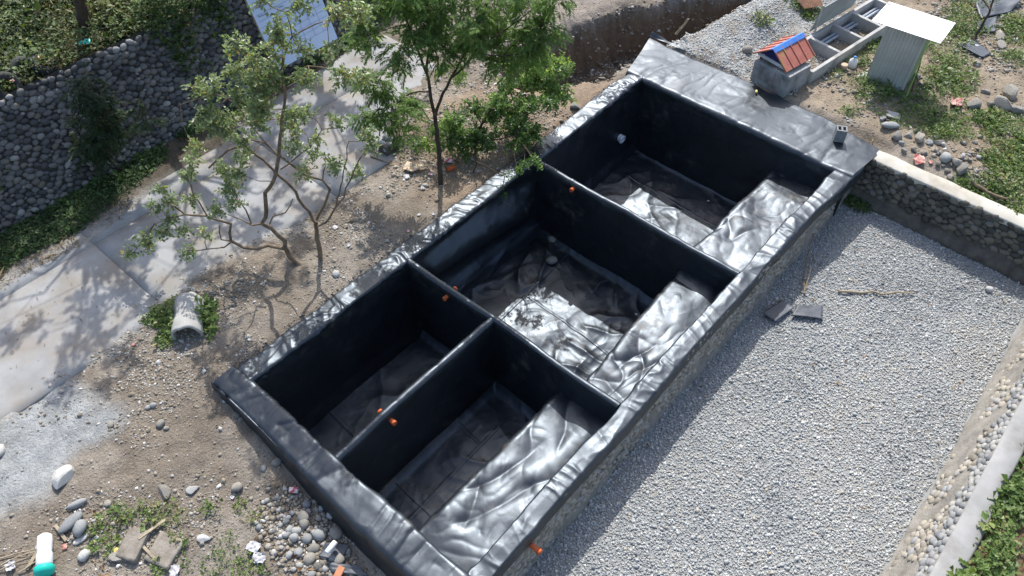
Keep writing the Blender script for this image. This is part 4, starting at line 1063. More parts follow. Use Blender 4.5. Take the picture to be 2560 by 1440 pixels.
def text(body, u0, v0, size):
    cu = bpy.data.curves.new('print', 'FONT'); cu.body = body; cu.size = size; cu.extrude = .001
    tmp = bpy.data.objects.new('print', cu); col.objects.link(tmp); bpy.context.view_layer.update()
    me = bpy.data.meshes.new_from_object(tmp.evaluated_get(bpy.context.evaluated_depsgraph_get())); bpy.data.objects.remove(tmp)
    me.materials.clear(); o = obj('print', me, M['ink'], sg)
    m4 = Matrix.Identity(4); pos = bu * BW * u0 + bv * BH * v0 + bn * .017
    for r in range(3): m4[r][0] = bu[r]; m4[r][1] = bv[r]; m4[r][2] = bn[r]; m4[r][3] = pos[r]
    o.matrix_basis = m4
for i, s_ in enumerate(('Project Name', 'Location', 'Contractor', 'Project Date', 'Contract Duration', 'Start Date', 'Contract Date of Completion')): text(s_, .05, .93 - i * .052, .075)
text('TREATMENT POND', .42, .93, .095)
for s_, u0, v0 in (('Particulars', .05, .535), ('Date', .36, .535), ('Start Date', .36, .50), ('Date Inspected', .66, .585)): text(s_, u0, v0, .07)
rb = B()
for i in range(3): r = rule(.40, .885 - i * .052, .93, .89 - i * .052); rb.add(r.v, r.f)
for i in range(8): r = rule(.03, .56 - i * .062, .97, .575 - i * .062); rb.add(r.v, r.f)
for u0 in (.34, .55, .70, .84): r = rule(u0, .57, u0, .14); rb.add(r.v, r.f)
rb.build('print_rules', M['ink'], sg)

# ------------------------------------------------------------------ old tyres along the crest of the slope
def torus(R_, r_, n=22, m=12):
    V = []; Fc = []
    for i in range(n):
        a = 2 * math.pi * i / n
        for j in range(m):
            t = 2 * math.pi * j / m; rr = R_ + r_ * math.cos(t) * (.9 if math.cos(t) > 0 else 1.0); V.append((rr * math.cos(a), rr * math.sin(a), r_ * 1.05 * math.sin(t)))
            Fc.append((i * m + j, ((i + 1) % n) * m + j, ((i + 1) % n) * m + (j + 1) % m, i * m + (j + 1) % m))
    return V, Fc
tm = mesh('tyre', *torus(.24, .095)); tm.materials.append(M['rubber'])
for q, (p, rx_, ry_, lab) in enumerate((((0.71, 8.70), .9, .2, 'old black tyre half upright on the crest of the stone slope'), ((1.25, 8.92), 1.1, -.2, 'old tyre leaning upright beside the first one in the weeds'), ((1.67, 8.90), .5, .3, 'old tyre lying flatter with red litter inside'), ((1.04, 9.58), 1.2, .4, 'old tyre buried in weeds behind the others'))):
    x, y = p; o = obj('tyre', tm); o.location = (x, y, float(H(x, y)) + .12 + .1 * math.sin(rx_)); o.rotation_euler = (rx_, ry_, .3 * q); tag(o, lab, 'tyre')
crumple('red_litter', *(0.86, 8.63), .16, 'redpack', 'red litter lying inside the half upright tyre', 'litter', z=2.25, seed=3)
crumple('red_litter', *(1.69, 8.95), .18, 'redpack', 'red litter lying inside the flatter tyre', 'litter', z=2.3, seed=4)
crumple('teal_sheet', *(2.70, 8.89), .40, 'teal', 'teal plastic scrap on the crest of the stone slope', 'litter', z=2.22, seed=7, flat=.3)

# ------------------------------------------------------------------ broken concrete pipe by the road
cp = tag(empty('concrete_pipe', (.16, 2.24, -.10)), 'broken concrete pipe lying half buried, overgrown with green creeper', 'concrete pipe')
def half_pipe(r_out, r_in, ln, a0, a1, seed, waist):
    n_, m_ = 26, 18; th = np.linspace(a0, a1, n_); s = np.linspace(0, 1, m_)
    Th, Sg = np.meshgrid(th, s, indexing='ij')
    end0 = .05 * (fbm(Th * 2, Th * 0, seed, 3) - .5) * 2; Sx = (Sg * ln + end0 * (1 - Sg) + .05 * (fbm(Th * 2, Th * 0 + 7, seed, 3) - .5) * 2 * Sg)
    w_ = 1 - waist * np.exp(-((Sg - .5) / .16) ** 2)
    def surf(r): return np.stack([Sx, r * w_ * np.cos(Th), r * w_ * np.sin(Th)], -1)
    O, I = surf(r_out), surf(r_in); k = n_ * m_; Fc = gridF(n_, m_); idx = np.arange(k).reshape(n_, m_)
    loop = list(idx[:, 0]) + list(idx[-1, 1:]) + list(idx[-2::-1, -1]) + list(idx[0, -2:0:-1])
    side = np.array([(loop[i] + k, loop[(i + 1) % len(loop)] + k, loop[(i + 1) % len(loop)], loop[i]) for i in range(len(loop))])
    return np.concatenate([O.reshape(-1, 3), I.reshape(-1, 3)]), np.concatenate([Fc[:, ::-1], Fc + k, side[:, ::-1]])
V, Fc = half_pipe(.30, .25, .90, -.35, math.pi + .35, 701, .10)
a_ = math.atan2(2.66 - 1.75, .42 + .25); ca, sa = math.cos(a_), math.sin(a_)
V = np.stack([(V[:, 0] - .49) * ca - V[:, 1] * sa, (V[:, 0] - .49) * sa + V[:, 1] * ca, V[:, 2] + .05], 1)
mo('shell', V, np.ascontiguousarray(Fc), M['pale_concrete'], cp)
PIPE_AX = (a_, .16, 2.24)
rock(*(0.47, 2.76), .17, .09, .09, 'broken concrete lump behind the concrete pipe', 'rock', crag=True)
rock(*(0.56, 2.56), .08, .06, .06, 'small concrete lump behind the concrete pipe', 'rock', crag=True)

# ------------------------------------------------------------------ litter on the bare soil by the trees
cl = tag(empty('cobble_lump', (*(6.46, 3.08), -.12)), 'lump of cobbles still stuck together with mortar at the road edge', 'rubble')
V, Fc = rough_box(.42, .34, .26, 640, 8); mo('mortar', V, Fc, M['mortar'], cl)
for (dx, dy, dz, r_) in ((-.12, .06, .26, .10), (.06, .10, .28, .12), (.14, -.04, .26, .10), (-.02, -.10, .25, .09), (-.17, -.08, .18, .08), (.2, .1, .16, .09)):
    o = bpy.data.objects.new('stone', ROCKS[3]); link(o, cl); o.location = (dx, dy, dz - .03); o.scale = (r_, r_ * .85, r_ * .75); o.rotation_euler = (dx * 9, dy * 7, r_ * 50)
if not ROCKS[3].materials: ROCKS[3].materials.append(M['rock_grey'])
flap('cardboard', [(6.13, 2.24), (6.38, 2.35), (6.59, 1.90), (6.18, 1.98)], 'card', 'torn piece of tan cardboard on the soil by the road edge', 'cardboard', seed=3, curl=.08)
can(*(7.04, 1.71), .055, .19, -1.0, 'redpack', 'faded pink and white can lying above the orange pipe offcut', 'can')
can(*(6.82, 1.43), .06, .20, -.25, 'orange', 'short orange pipe offcut lying on the soil near the tree trunk', 'pipe', name='pipe_offcut', hollow=True)
crumple('snack_packet', *(6.48, 1.63), .22, 'redpack', 'red and white snack packet lying between cardboard and trunk', 'litter', seed=2)
crumple('paper_ball', *(6.01, 1.44), .17, 'paper', 'crumpled white paper ball on the bare soil below the packet', 'litter', seed=1, flat=.6)
crumple('plastic_wrap', *(6.04, 2.01), .24, 'paper', 'clear white wrapper lying under the cardboard', 'litter', seed=8, flat=.3)
crumple('paper_scrap', *(5.34, 0.89), .13, 'paper', 'white scrap midway along the bare soil strip', 'litter', seed=9, flat=.4)
crumple('paper_scrap', *(5.55, 0.64), .12, 'paper', 'greyish scrap touching the liner edge', 'litter', seed=10, flat=.4)
crumple('red_scrap', *(4.79, 0.67), .12, 'redpack', 'red scrap touching the liner edge', 'litter', seed=11, flat=.4)
crumple('paper_scrap', *(3.80, 1.98), .20, 'paper', 'flat white paper beside the forked small trunk', 'litter', seed=12, flat=.2)
crumple('paper_scrap', *(3.62, 1.32), .15, 'paper', 'white scrap on the soil between trunk and liner', 'litter', seed=13, flat=.4)
rock(*(2.92, 0.94), .09, .08, .07, 'pale cobble on the soil beside the liner below the trees', 'rock_white')
crumple('blue_scrap', *(-1.55, -1.40), .12, 'paper', 'small white scrap near the weeds', 'litter', seed=14, flat=.3)
can(*(-0.79, -2.01), .055, .17, -.9, 'redpack', 'faded red and white can lying on the soil by the liner', 'can')
stick('brown_stick', [(11.10, 1.14, -0.05), (11.02, 0.96, -0.05), (10.92, 0.82, -0.05)], .03, 'deadwood', 'short reddish stick on the clay near the trench', 'stick')
x, y = (10.79, 0.63); rock(x, y, .13, .11, .08, 'brown clod on the clay beside the liner', 'rock', crag=True)
stick('dead_branch', [(*(15.43, 0.58), -.1), (*(15.40, 0.34), .3), (*(15.38, 0.27), .55)], .04, 'deadwood', 'bare dead stump branch standing at the trench edge', 'branch', fork=[(*(15.40, 0.34), .35), (*(15.46, 0.27), .5)])
stick('thin_stick', [(6.11, 3.31, -0.08), (6.25, 3.02, -0.08)], .015, 'bark', 'thin dark stick on the road edge nearer the cobble lump', 'stick')
stick('thin_stick', [(5.97, 3.20, -0.08), (6.14, 2.55, -0.08)], .018, 'bark', 'longer dark stick on the road edge below the thin one', 'stick')

# ------------------------------------------------------------------ near-left corner: boulders, jug, boards, cobble heap
near = [((-3.80, 2.21), .20, .15, .12, 'rock_white', 0, 'smooth white boulder alone on the grey sand'),
        ((-3.33, 0.89), .27, .18, .14, 'rock_white', 1, 'rough blocky white boulder on the grey sand with a shadow beside it'),
        ((-3.39, 0.31), .22, .09, .08, 'rock_grey', 0, 'slim blue-grey stone at the edge of the grey sand'),
        ((-3.64, 0.09), .30, .15, .10, 'rock_grey', 0, 'long grey stone half sunk beside the weeds'),
        ((-3.59, -0.11), .20, .14, .13, 'rock_grey', 0, 'grey-green stone with moss on top among the weeds'),
        ((-3.67, -0.24), .17, .08, .05, 'rock_white', 0, 'flat white stone below the mossy stone'),
        ((-3.78, -0.51), .14, .12, .10, 'rock_white', 0, 'smooth white egg-shaped stone on the pale soil'),
        ((-4.21, 0.12), .07, .06, .05, 'rock_white', 0, 'small white stone beside the board'),
        ((-3.04, -0.03), .09, .08, .05, 'rock', 0, 'pale cobble above the weeds'),
        ((-3.46, -0.92), .17, .10, .07, 'rock', 1, 'grey broken lump under the yellow wrapper'),
        ((-2.19, 1.23), .10, .075, .06, 'rock', 0, 'brownish oval cobble on the bare soil'),
        ((-1.58, 0.59), .11, .09, .08, 'rock', 0, 'pale upright cobble on the bare soil'),
        ((-1.56, 0.45), .07, .06, .05, 'rock', 0, 'tan cobble touching the pale upright one'),
        ((-1.39, -1.32), .14, .12, .10, 'rock', 0, 'round brown-grey boulder on the bare soil near the liner'),
        ((-2.28, -0.56), .16, .11, .09, 'rock', 1, 'brown angular lump above the weeds'),
        ((-1.93, -0.81), .15, .11, .06, 'rock_grey', 1, 'flat grey slab fragment above the weeds'),
        ((-2.31, -1.67), .12, .10, .05, 'rock_white', 1, 'whitish crusted lump among the weeds'),
        ((-0.54, -0.25), .12, .08, .06, 'rock', 0, 'pair stone, larger, near the liner corner'),
        ((-0.54, -0.38), .07, .06, .05, 'rock', 0, 'pair stone, smaller, near the liner corner'),
        ((-0.85, -1.38), .09, .07, .06, 'rock_grey', 0, 'blue-grey cobble close to the liner'),
        ((-0.62, -1.47), .12, .10, .09, 'rock', 0, 'brown cobble tucked against the liner'),
        ((-0.52, 0.16), .05, .04, .03, 'rock_white', 0, 'small white pebble near the liner corner'),
        ((-1.45, 1.00), .09, .07, .06, 'rock_grey', 0, 'dark grey cobble in a small group on the soil'),
        ((-1.54, 1.04), .07, .06, .05, 'rock_grey', 0, 'grey cobble next to the dark one on the soil')]
for (p, a, c, h, mt, cr, lab) in near:
    x, y = p; rock(x, y, a * .8, c * .8, h * .75, lab, mt, crag=bool(cr))
hp = [(-0.94, -2.55, .14),(-1.18, -2.66, .10),(-0.95, -2.97, .15),(-0.74, -3.17, .15),(-0.57, -2.87, .13),(-0.75, -2.41, .09),(-1.00, -2.65, .12),(-1.14, -2.88, .11),(-1.28, -2.71, .10),(-1.18, -3.09, .12),(-1.39, -2.96, .10),(-1.52, -2.87, .08),(-1.34, -3.18, .13),(-1.24, -2.54, .08),(-1.35, -2.57, .07),(-1.01, -3.56, .12),(-1.06, -3.45, .10),(-1.18, -2.39, .07),(-0.78, -2.76, .07),(-0.81, -2.53, .06),(-1.03, -2.34, .06),(-0.62, -2.47, .06),(-0.61, -2.65, .08),(-1.52, -3.13, .08),(-1.33, -3.38, .09),(-1.49, -3.41, .09),(-1.27, -3.51, .07),(-1.23, -3.41, .06),(-1.30, -2.37, .06),(-1.16, -2.13, .06),(-1.43, -2.37, .06),(-1.18, -1.88, .06),(-1.57, -2.16, .07),(-0.99, -1.69, .06),(-1.02, -1.95, .05),(-0.92, -2.12, .05),(-0.82, -3.56, .08),(-1.54, -2.68, .06),(-1.63, -3.11, .06),(-1.54, -3.26, .05)]
for q, (a, c, r_) in enumerate(hp):
    x, y = (a, c); rock(x, y, r_ * .9, r_ * .78, r_ * .62, 'smooth grey-tan cobble in the heap at the foot of the liner', 'rock_grey' if q % 3 else 'rock', 'cobble heap at the foot of the liner', name='cobble', cat='cobble')
flap('plastic_offcut', [(-1.21, -3.27), (-0.98, -3.17), (-0.74, -3.52), (-1.02, -3.61)], 'scrap', 'black offcut lying on the cobble heap under a bottle', 'plastic sheet', seed=5, curl=.05)
can(*(-1.11, -3.40), .05, .24, .15, 'white_pvc', 'white bottle with red cap lying on the black offcut', 'bottle', z=-.56, name='bottle')
flap('plastic_offcut', [(-1.18, -3.45), (-0.87, -3.91), (-0.88, -4.17), (-1.24, -3.63)], 'scrap', 'black strip lying in the cobbles at the foot of the liner', 'plastic sheet', seed=12, curl=.05)
x, y = (-1.18, -3.74); o = B(); o.box(-.11, .11, -.06, .06, 0, .08, .008); o = o.build('brick_piece', M['brick']); o.location = (x, y, float(H(x, y)) + .03); o.rotation_euler = (.2, .1, .4); tag(o, 'broken orange brick among the cobbles', 'brick')
jx, jy = (-4.16, -0.09); jg = tag(empty('plastic_container', (jx, jy, float(H(jx, jy)) + .13)), 'big white plastic container with teal lid lying on the soil', 'container')
V, Fc = lathe([(.07, -.30), (.11, -.27), (.115, -.05), (.105, .0), (.125, .06), (.125, .22), (.10, .27)], 20); dirj = Vector((-.35, -.62, -.02)); qj = dirj.to_track_quat('Z', 'Y').to_euler()
o = mo('body', V, Fc, M['white_pvc'], jg, True); o.rotation_euler = qj
V, Fc = lathe([(.15, .272), (.155, .30), (.15, .36), (.10, .40)], 20); o = mo('lid', V, Fc, M['teal'], jg, True); o.rotation_euler = qj
def plank(a, c, w_, t, label, name='board', mat='deadwood'):
    a = np.array(a); c = np.array(c); d = c - a; ln = np.linalg.norm(d); d /= ln; e = np.cross((0, 0, 1), d); e /= np.linalg.norm(e); n_ = np.cross(d, e)
    b = B(); b.obox(d * ln / 2, d * ln / 2, e * w_ / 2, n_ * t / 2); o = b.build(name, M[mat]); o.location = a; return tag(o, label, 'board')
def G(p, dz=.03, z0=-.35):
    x, y = p; return (x, y, float(H(x, y)) + dz)
plank(G((-4.50, -0.10)), G((-4.00, 0.14), .12), .06, .02, 'weathered board resting on the white container')
plank(G((-3.82, 0.25)), G((-3.84, -0.12), .05), .05, .02, 'short brown board at the edge of the grey sand')
plank(G((-3.04, -0.96), .12), G((-2.56, -0.99), .08), .05, .025, 'pale board lying on weeds beside the concrete chunks')
plank(G((-3.06, -1.10), .05), G((-3.05, -1.47), .04), .045, .025, 'grey board at the edge of the square concrete chunk')
for q, (p, c) in enumerate((((-4.77, 0.42), (-3.99, -0.07)), ((-4.83, 0.29), (-4.15, 0.02)), ((-4.82, 0.19), (-4.32, 0.02)), ((-4.73, 0.51), (-4.56, 0.44)), ((-4.60, -0.06), (-3.99, -0.21)))):
    a, c = G(p), G(c, .08); stick('dry_reed', [a, tuple((np.array(a) + np.array(c)) / 2 + (0, 0, .03)), c], .012, 'deadwood', 'thin dry reed stalk in the pile beside the white container', 'reed', 'dry reed stalks beside the white container')
def chunk(p, sx, sy, sz, rz, label, seed, mat='pale_concrete'):
    x, y = p; V, Fc = rough_box(sx, sy, sz, seed, 9); o = mo('concrete_chunk', V, Fc, M['chunk']); o.location = (x, y, float(H(x, y)) - .10); o.rotation_euler = (.06, -.05, rz); return tag(o, label, 'concrete chunk')
chunk((-3.15, -0.94), .52, .34, .20, .5, 'sandy concrete chunk half buried next to the pale board', 651, 'coping')
chunk((-2.86, -1.38), .50, .46, .16, .35, 'square grey-brown concrete chunk with moss', 652, 'concrete')
crumple('white_sack', *(-1.84, -2.36), .36, 'paper', 'crumpled white sack among the weeds by the dead leaves', 'sack', seed=3, flat=.4)
crumple('grey_sack', *(-1.90, -2.58), .34, 'paper', 'grey plastic bag under the crumpled white sack', 'sack', seed=5, flat=.45)
crumple('white_sack', *(-2.95, -1.78), .30, 'paper', 'dirty white sack below the square concrete chunk', 'sack', seed=6, flat=.4)
crumple('yellow_wrapper', *(-3.40, -0.84), .20, 'yellow', 'yellow and white wrapper beside the sandy concrete chunk', 'litter', seed=7, flat=.3)
crumple('pink_scrap', *(-3.91, -0.17), .16, 'pinksack', 'pink scrap beside the short brown board', 'litter', seed=8, flat=.4)
crumple('pink_scrap', *(-0.93, 2.49), .12, 'pinksack', 'pink scrap on the soil by the concrete pipe', 'litter', seed=9, flat=.4)
crumple('clear_wrap', *(-4.64, 0.14), .30, 'paper', 'clear crumpled wrap under the dry reeds', 'litter', seed=10, flat=.3)

# ------------------------------------------------------------------ foliage helpers
def unit(v): return v / (np.linalg.norm(v, axis=-1, keepdims=True) + 1e-9)

def leaves(name, P, D, U, ln, wd, tint, mat, parent=None, fold=.25):
    """one folded leaf per row: base P, direction D, face normal U"""
    P, D = np.asarray(P, float), unit(np.asarray(D, float)); n = len(P)
    ln = np.broadcast_to(ln, (n,))[:, None]; wd = np.broadcast_to(wd, (n,))[:, None]
    Sd = unit(np.cross(D, U)); Nn = np.cross(Sd, D)
    V = np.stack([P, P + D * ln * .5 + Sd * wd + Nn * wd * fold, P + D * ln - Nn * ln * .10, P + D * ln * .5 - Sd * wd + Nn * wd * fold], 1)
    base = (np.arange(n) * 4)[:, None]
    Fc = np.concatenate([base + (0, 1, 2), base + (0, 2, 3)])
    me = mesh(name, V.reshape(-1, 3), np.ascontiguousarray(Fc), False); attr_f(me, 'tint', np.repeat(np.broadcast_to(tint, (n,)), 4))
    return obj(name, me, mat, parent)

def sph(n): return unit(rng.normal(0, 1, (n, 3)))

def cover(name, n, box, mask, mat, label, cat, ln=(.04, .075), wd=.019, hgt=.10, up=.7, hf=None, tint=(.5, .25), clump=1.6, seed=0, kind='stuff', group=None):
    """low plants: leaves standing on the soil where the mask lets them"""
    x = rng.uniform(box[0], box[1], n); y = rng.uniform(box[2], box[3], n)
    m = mask(x, y); k = rng.random(n) < m; x, y, m = x[k], y[k], m[k]; n = len(x)
    cl = fbm(x * clump, y * clump, 900 + seed, 3)
    z = (hf or H)(x, y) + rng.uniform(0, 1, n) ** .8 * hgt * (.25 + 1.3 * cl) * (.3 + .7 * m)
    sz = np.exp(rng.normal(-.08, .38, n)) * (.7 + .6 * vn(x * 1.7, y * 1.7, 970 + seed)); D = sph(n); D[:, 2] = np.abs(D[:, 2]) * .6 + .05; U = sph(n) * (1 - up); U[:, 2] += up
    t = np.clip(rng.normal(tint[0], tint[1], n) + (cl - .5) * .9, 0, 1)
    o = leaves(name, np.stack([x, y, z], 1), D, U, rng.uniform(*ln, n) * sz, wd * rng.uniform(.7, 1.3, n) * sz, t, mat)
    return tag(o, label, cat, group, kind)

def blobs(lst):
    """mask: union of soft discs (x, y, r)"""
    def f(x, y):
        m = np.zeros_like(x)
        for (a, b, r) in lst: m = np.maximum(m, S(1.45 - np.hypot(x - a, y - b) / r * 1.05) ** 1.4)
        return m * S((fbm(x * 2.3, y * 2.3, 333, 3) - .18) / .25)
    return f

def jitter_path(pts, amt):
    pts = np.array(pts, float); q = [pts[0]]
    for a, b in zip(pts[:-1], pts[1:]):
        L = np.linalg.norm(b - a); m = max(1, int(L / .18))
        for t in range(1, m + 1): q.append(a + (b - a) * t / m + (rng.normal(0, amt, 3) if t < m else 0))
    return np.array(q)

def tree(name, label, base, limbs, clusters, leafmat_, bark, leaf='guava', per=8, group=None, r0=.055, dens=1.0, lsize=.075):
    """limbs: [(r_start, r_end, [points])], the first is the trunk; clusters: [(x, y, z, r)] in world"""
    root = tag(empty(name, base), label, 'tree', group); base = np.array(base)
    allp = []
    for q, (ra, rb, pts) in enumerate(limbs):
        p = jitter_path(pts, .012); b = B(); b.tube(p - base, np.linspace(ra, rb, len(p)), 7)
        b.build('trunk' if q == 0 else 'branch', bark, root, True); allp.append(p)
    allp = np.concatenate(allp)
    tw = B(); LP, LD, LU, LT = [], [], [], []
    for (cx, cy, cz, cr) in clusters:
        c = np.array((cx, cy, cz)); a = allp[np.argmin(np.linalg.norm(allp - c, axis=1))]
        ct = rng.normal(0, .14)
        hub = a + (c - a) * .45
        if np.linalg.norm(c - a) > .25: tw.tube(np.array([a, hub + rng.normal(0, .05, 3), c]) - base, [.011, .008, .005], 5, False)
        for k in range(max(2, int(per * dens * (cr / .35) ** 1.5))):
            e = c + sph(1)[0] * (cr * rng.uniform(.3, 1.0), cr * rng.uniform(.3, 1.0), cr * rng.uniform(.2, .85)); s = c + (e - c) * .15 + rng.normal(0, cr * .18, 3); s = s * .8 + hub * .2 if rng.random() < .3 else s
            tw.tube(np.array([s, (s + e) / 2 + (0, 0, .03), e]) - base, [.005, .004, .002], 4, False)
            d = e - s; L = np.linalg.norm(d) + 1e-6; d = d / L
            if leaf == 'guava':
                m = max(4, int(L / .026)); t = np.linspace(.15, 1.05, m); sd = unit(np.cross(d, sph(1)[0]))
                pos = s + np.outer(t * L, d) + np.outer(np.sin(t * 3) * .03, (0, 0, 1)); sg_ = np.where(np.arange(m) % 2, 1, -1)[:, None]
                LP.append(pos); LD.append(d * .55 + sd * sg_ + rng.normal(0, .30, (m, 3)) - (0, 0, .1)); LU.append(rng.normal(0, .45, (m, 3)) + (0, 0, 1)); LT.append(np.clip(rng.normal(.5 + ct + .12 * (cz - base[2]) / 4, .22, m), 0, 1))
            else:
                # a feathery twice-divided frond: paired narrow pinnae down a drooping stalk
                for rep in range(2):
                    d2 = unit(d + rng.normal(0, .6, 3)); L2 = rng.uniform(.16, .26); m = 9; t = np.linspace(.15, 1, m); s2 = e if rep else (s + e) / 2
                    side = unit(np.cross(d2, (0, 0, 1) + rng.normal(0, .25, 3)))
                    ax = s2 + np.outer(t * L2, d2) - np.outer(t ** 2 * .10, (0, 0, 1))
                    for sgn in (-1, 1):
                        LP.append(ax); LD.append(d2 * .45 + side * sgn - np.array((0, 0, .35)) + rng.normal(0, .08, (m, 3))); LU.append(rng.normal(0, .2, (m, 3)) + (0, 0, 1)); LT.append(np.clip(rng.normal(.45 + ct, .2, m), 0, 1))
    if leaf == 'guava': ln, wd = lsize, lsize * .30
    else: ln, wd = .095, .015
    tag(tw.build('twigs', bark, root, True), kind='stuff')
    LP = np.concatenate(LP); n = len(LP)
    leaves('crown', LP - base, np.concatenate(LD), np.concatenate(LU), ln * rng.uniform(.65, 1.2, n), wd * rng.uniform(.8, 1.2, n), np.concatenate(LT), leafmat_, root)
    return root

def pods(root, pts, n):
    """hanging brown seed pods"""
    base = np.array(root.location); P = []; 
    for p in pts:
        for k in range(n): P.append(np.array(p) + rng.normal(0, .07, 3) - base)
    P = np.array(P); m = len(P)
    o = leaves('seed_pods', P, np.tile((0, 0, -1.0), (m, 1)) + rng.normal(0, .12, (m, 3)), sph(m), rng.uniform(.12, .19, m), .011, rng.random(m), M['pod'], root, .1); o['kind'] = 'stuff'

# ------------------------------------------------------------------ the trees by the road
JB = lambda lst, amt=.0: [(x, y, z, r) for (x, y, z, r) in lst]
T1 = (2.72, 1.62, -.13)
tree('guava_tree', 'open crooked small tree leaning from two low forks, roots beside the road', T1,
     [(.060, .050, [(2.64, 1.66, -.25)] + [(2.49, 1.89, 0.10), (2.47, 1.91, 0.38)]),
      (.050, .022, [(2.47, 1.91, 0.38), (2.50, 1.88, 0.58), (2.37, 2.03, 0.95), (2.26, 2.16, 1.08), (2.38, 2.02, 1.43), (2.44, 1.95, 1.93), (2.65, 1.71, 2.41)] + [(2.78, 1.64, 2.80), (2.87, 1.53, 3.30), (2.99, 1.39, 3.85), (3.06, 1.31, 4.18), (3.07, 1.30, 4.50), (3.15, 1.21, 4.93)]),
      (.024, .010, [(2.21, 2.06, 1.18), (2.08, 2.21, 1.14), (2.07, 2.22, 1.57), (2.01, 2.30, 1.87)]),
      (.016, .008, [(2.06, 2.15, 1.19), (1.93, 2.31, 1.36), (1.79, 2.47, 1.49)]),
      (.020, .008, [(2.41, 2.13, 0.98), (2.49, 2.04, 1.20), (2.67, 1.84, 1.29), (2.82, 1.66, 1.68)]),
      (.042, .018, [(2.42, 1.82, 0.44), (2.20, 2.08, 0.54), (2.03, 2.26, 0.44), (1.85, 2.47, 0.49), (1.72, 2.63, 0.68), (1.81, 2.52, 1.18), (1.62, 2.74, 1.31), (1.52, 2.86, 1.40), (1.26, 3.15, 1.44), (1.17, 3.26, 1.65)]),
      (.020, .010, [(1.54, 2.83, 1.38), (1.47, 2.92, 1.95)]),
      (.018, .008, [(1.62, 2.43, 0.85), (1.51, 2.56, 0.70), (1.14, 2.99, 0.60), (0.97, 3.18, 0.62)]),
      (.018, .010, [(1.67, 2.52, 0.79), (1.55, 2.66, 0.83), (1.61, 2.60, 1.24)]),
      (.016, .007, [(1.23, 3.04, 1.54), (0.98, 3.33, 1.44), (0.76, 3.58, 1.27)]),
      (.016, .007, [(2.85, 1.78, 2.67), (2.67, 1.99, 3.26), (2.53, 2.14, 3.88), (2.34, 2.37, 4.09), (1.88, 2.90, 3.86)]),
      (.018, .007, [(3.02, 1.29, 4.36), (2.82, 1.51, 4.68), (2.64, 1.72, 4.91)]),
      (.018, .007, [(3.16, 1.42, 4.38), (3.48, 1.06, 4.66), (3.78, 0.71, 4.58), (3.97, 0.49, 4.46)]),
      (.016, .007, [(3.18, 1.25, 4.90), (3.32, 1.08, 5.29), (3.32, 1.09, 5.72)]),
      (.014, .006, [(3.32, 1.08, 5.29), (3.61, 0.76, 5.51), (3.88, 0.45, 5.65)])],
     [(x + .3 * math.sin(7 * i), y + .3 * math.cos(5 * i), z, .34) for i, (x, y, z) in enumerate([(3.18, 1.10, 5.88), (3.38, 0.87, 5.81), (3.56, 0.66, 5.68), (3.81, 0.37, 5.68), (3.15, 1.13, 5.43), (3.29, 0.97, 5.21), (3.51, 0.72, 5.21), (3.69, 0.51, 5.32), (2.83, 1.50, 4.99), (2.67, 1.69, 5.06), (2.98, 1.33, 4.83), (2.39, 2.00, 4.52), (2.56, 1.81, 4.44), (2.73, 1.62, 4.40), (2.98, 1.33, 4.56), (3.21, 1.06, 4.64), (3.44, 0.80, 4.68), (3.67, 0.54, 4.76), (3.82, 0.36, 4.56), (2.14, 2.29, 4.15), (1.92, 2.55, 4.04), (2.32, 2.09, 4.11), (2.58, 1.79, 4.03), (2.81, 1.52, 4.07), (2.43, 1.97, 3.68), (2.25, 2.16, 3.77), (2.61, 1.75, 3.68), (2.02, 2.44, 3.51), (1.88, 2.59, 3.52), (2.28, 2.13, 3.42), (2.95, 1.37, 3.42), (3.08, 1.21, 3.86)])] +
     [(x + .2 * math.sin(7 * i), y + .2 * math.cos(5 * i), z, .27) for i, (x, y, z) in enumerate([(1.70, 2.42, 3.11), (1.49, 2.66, 2.78), (1.25, 2.93, 2.49), (2.08, 1.98, 2.97), (1.88, 2.21, 2.68), (2.18, 1.87, 2.59), (2.03, 2.04, 2.29), (1.70, 2.42, 1.97), (1.92, 2.16, 1.97), (1.34, 2.84, 1.82), (0.96, 3.27, 1.97), (0.71, 3.56, 1.65), (0.82, 3.44, 1.43), (0.47, 3.83, 0.98), (0.92, 3.31, 1.10), (0.71, 3.56, 0.72), (0.37, 3.95, 0.60), (1.08, 3.13, 1.32), (0.97, 3.25, 0.53), (1.31, 2.87, 0.84), (0.99, 3.23, 1.65), (1.84, 2.26, 2.34)])],
     M['leaf_guava'], M['bark'], 'guava', per=23, lsize=.085)
T2 = (3.05, 1.50, -.13)
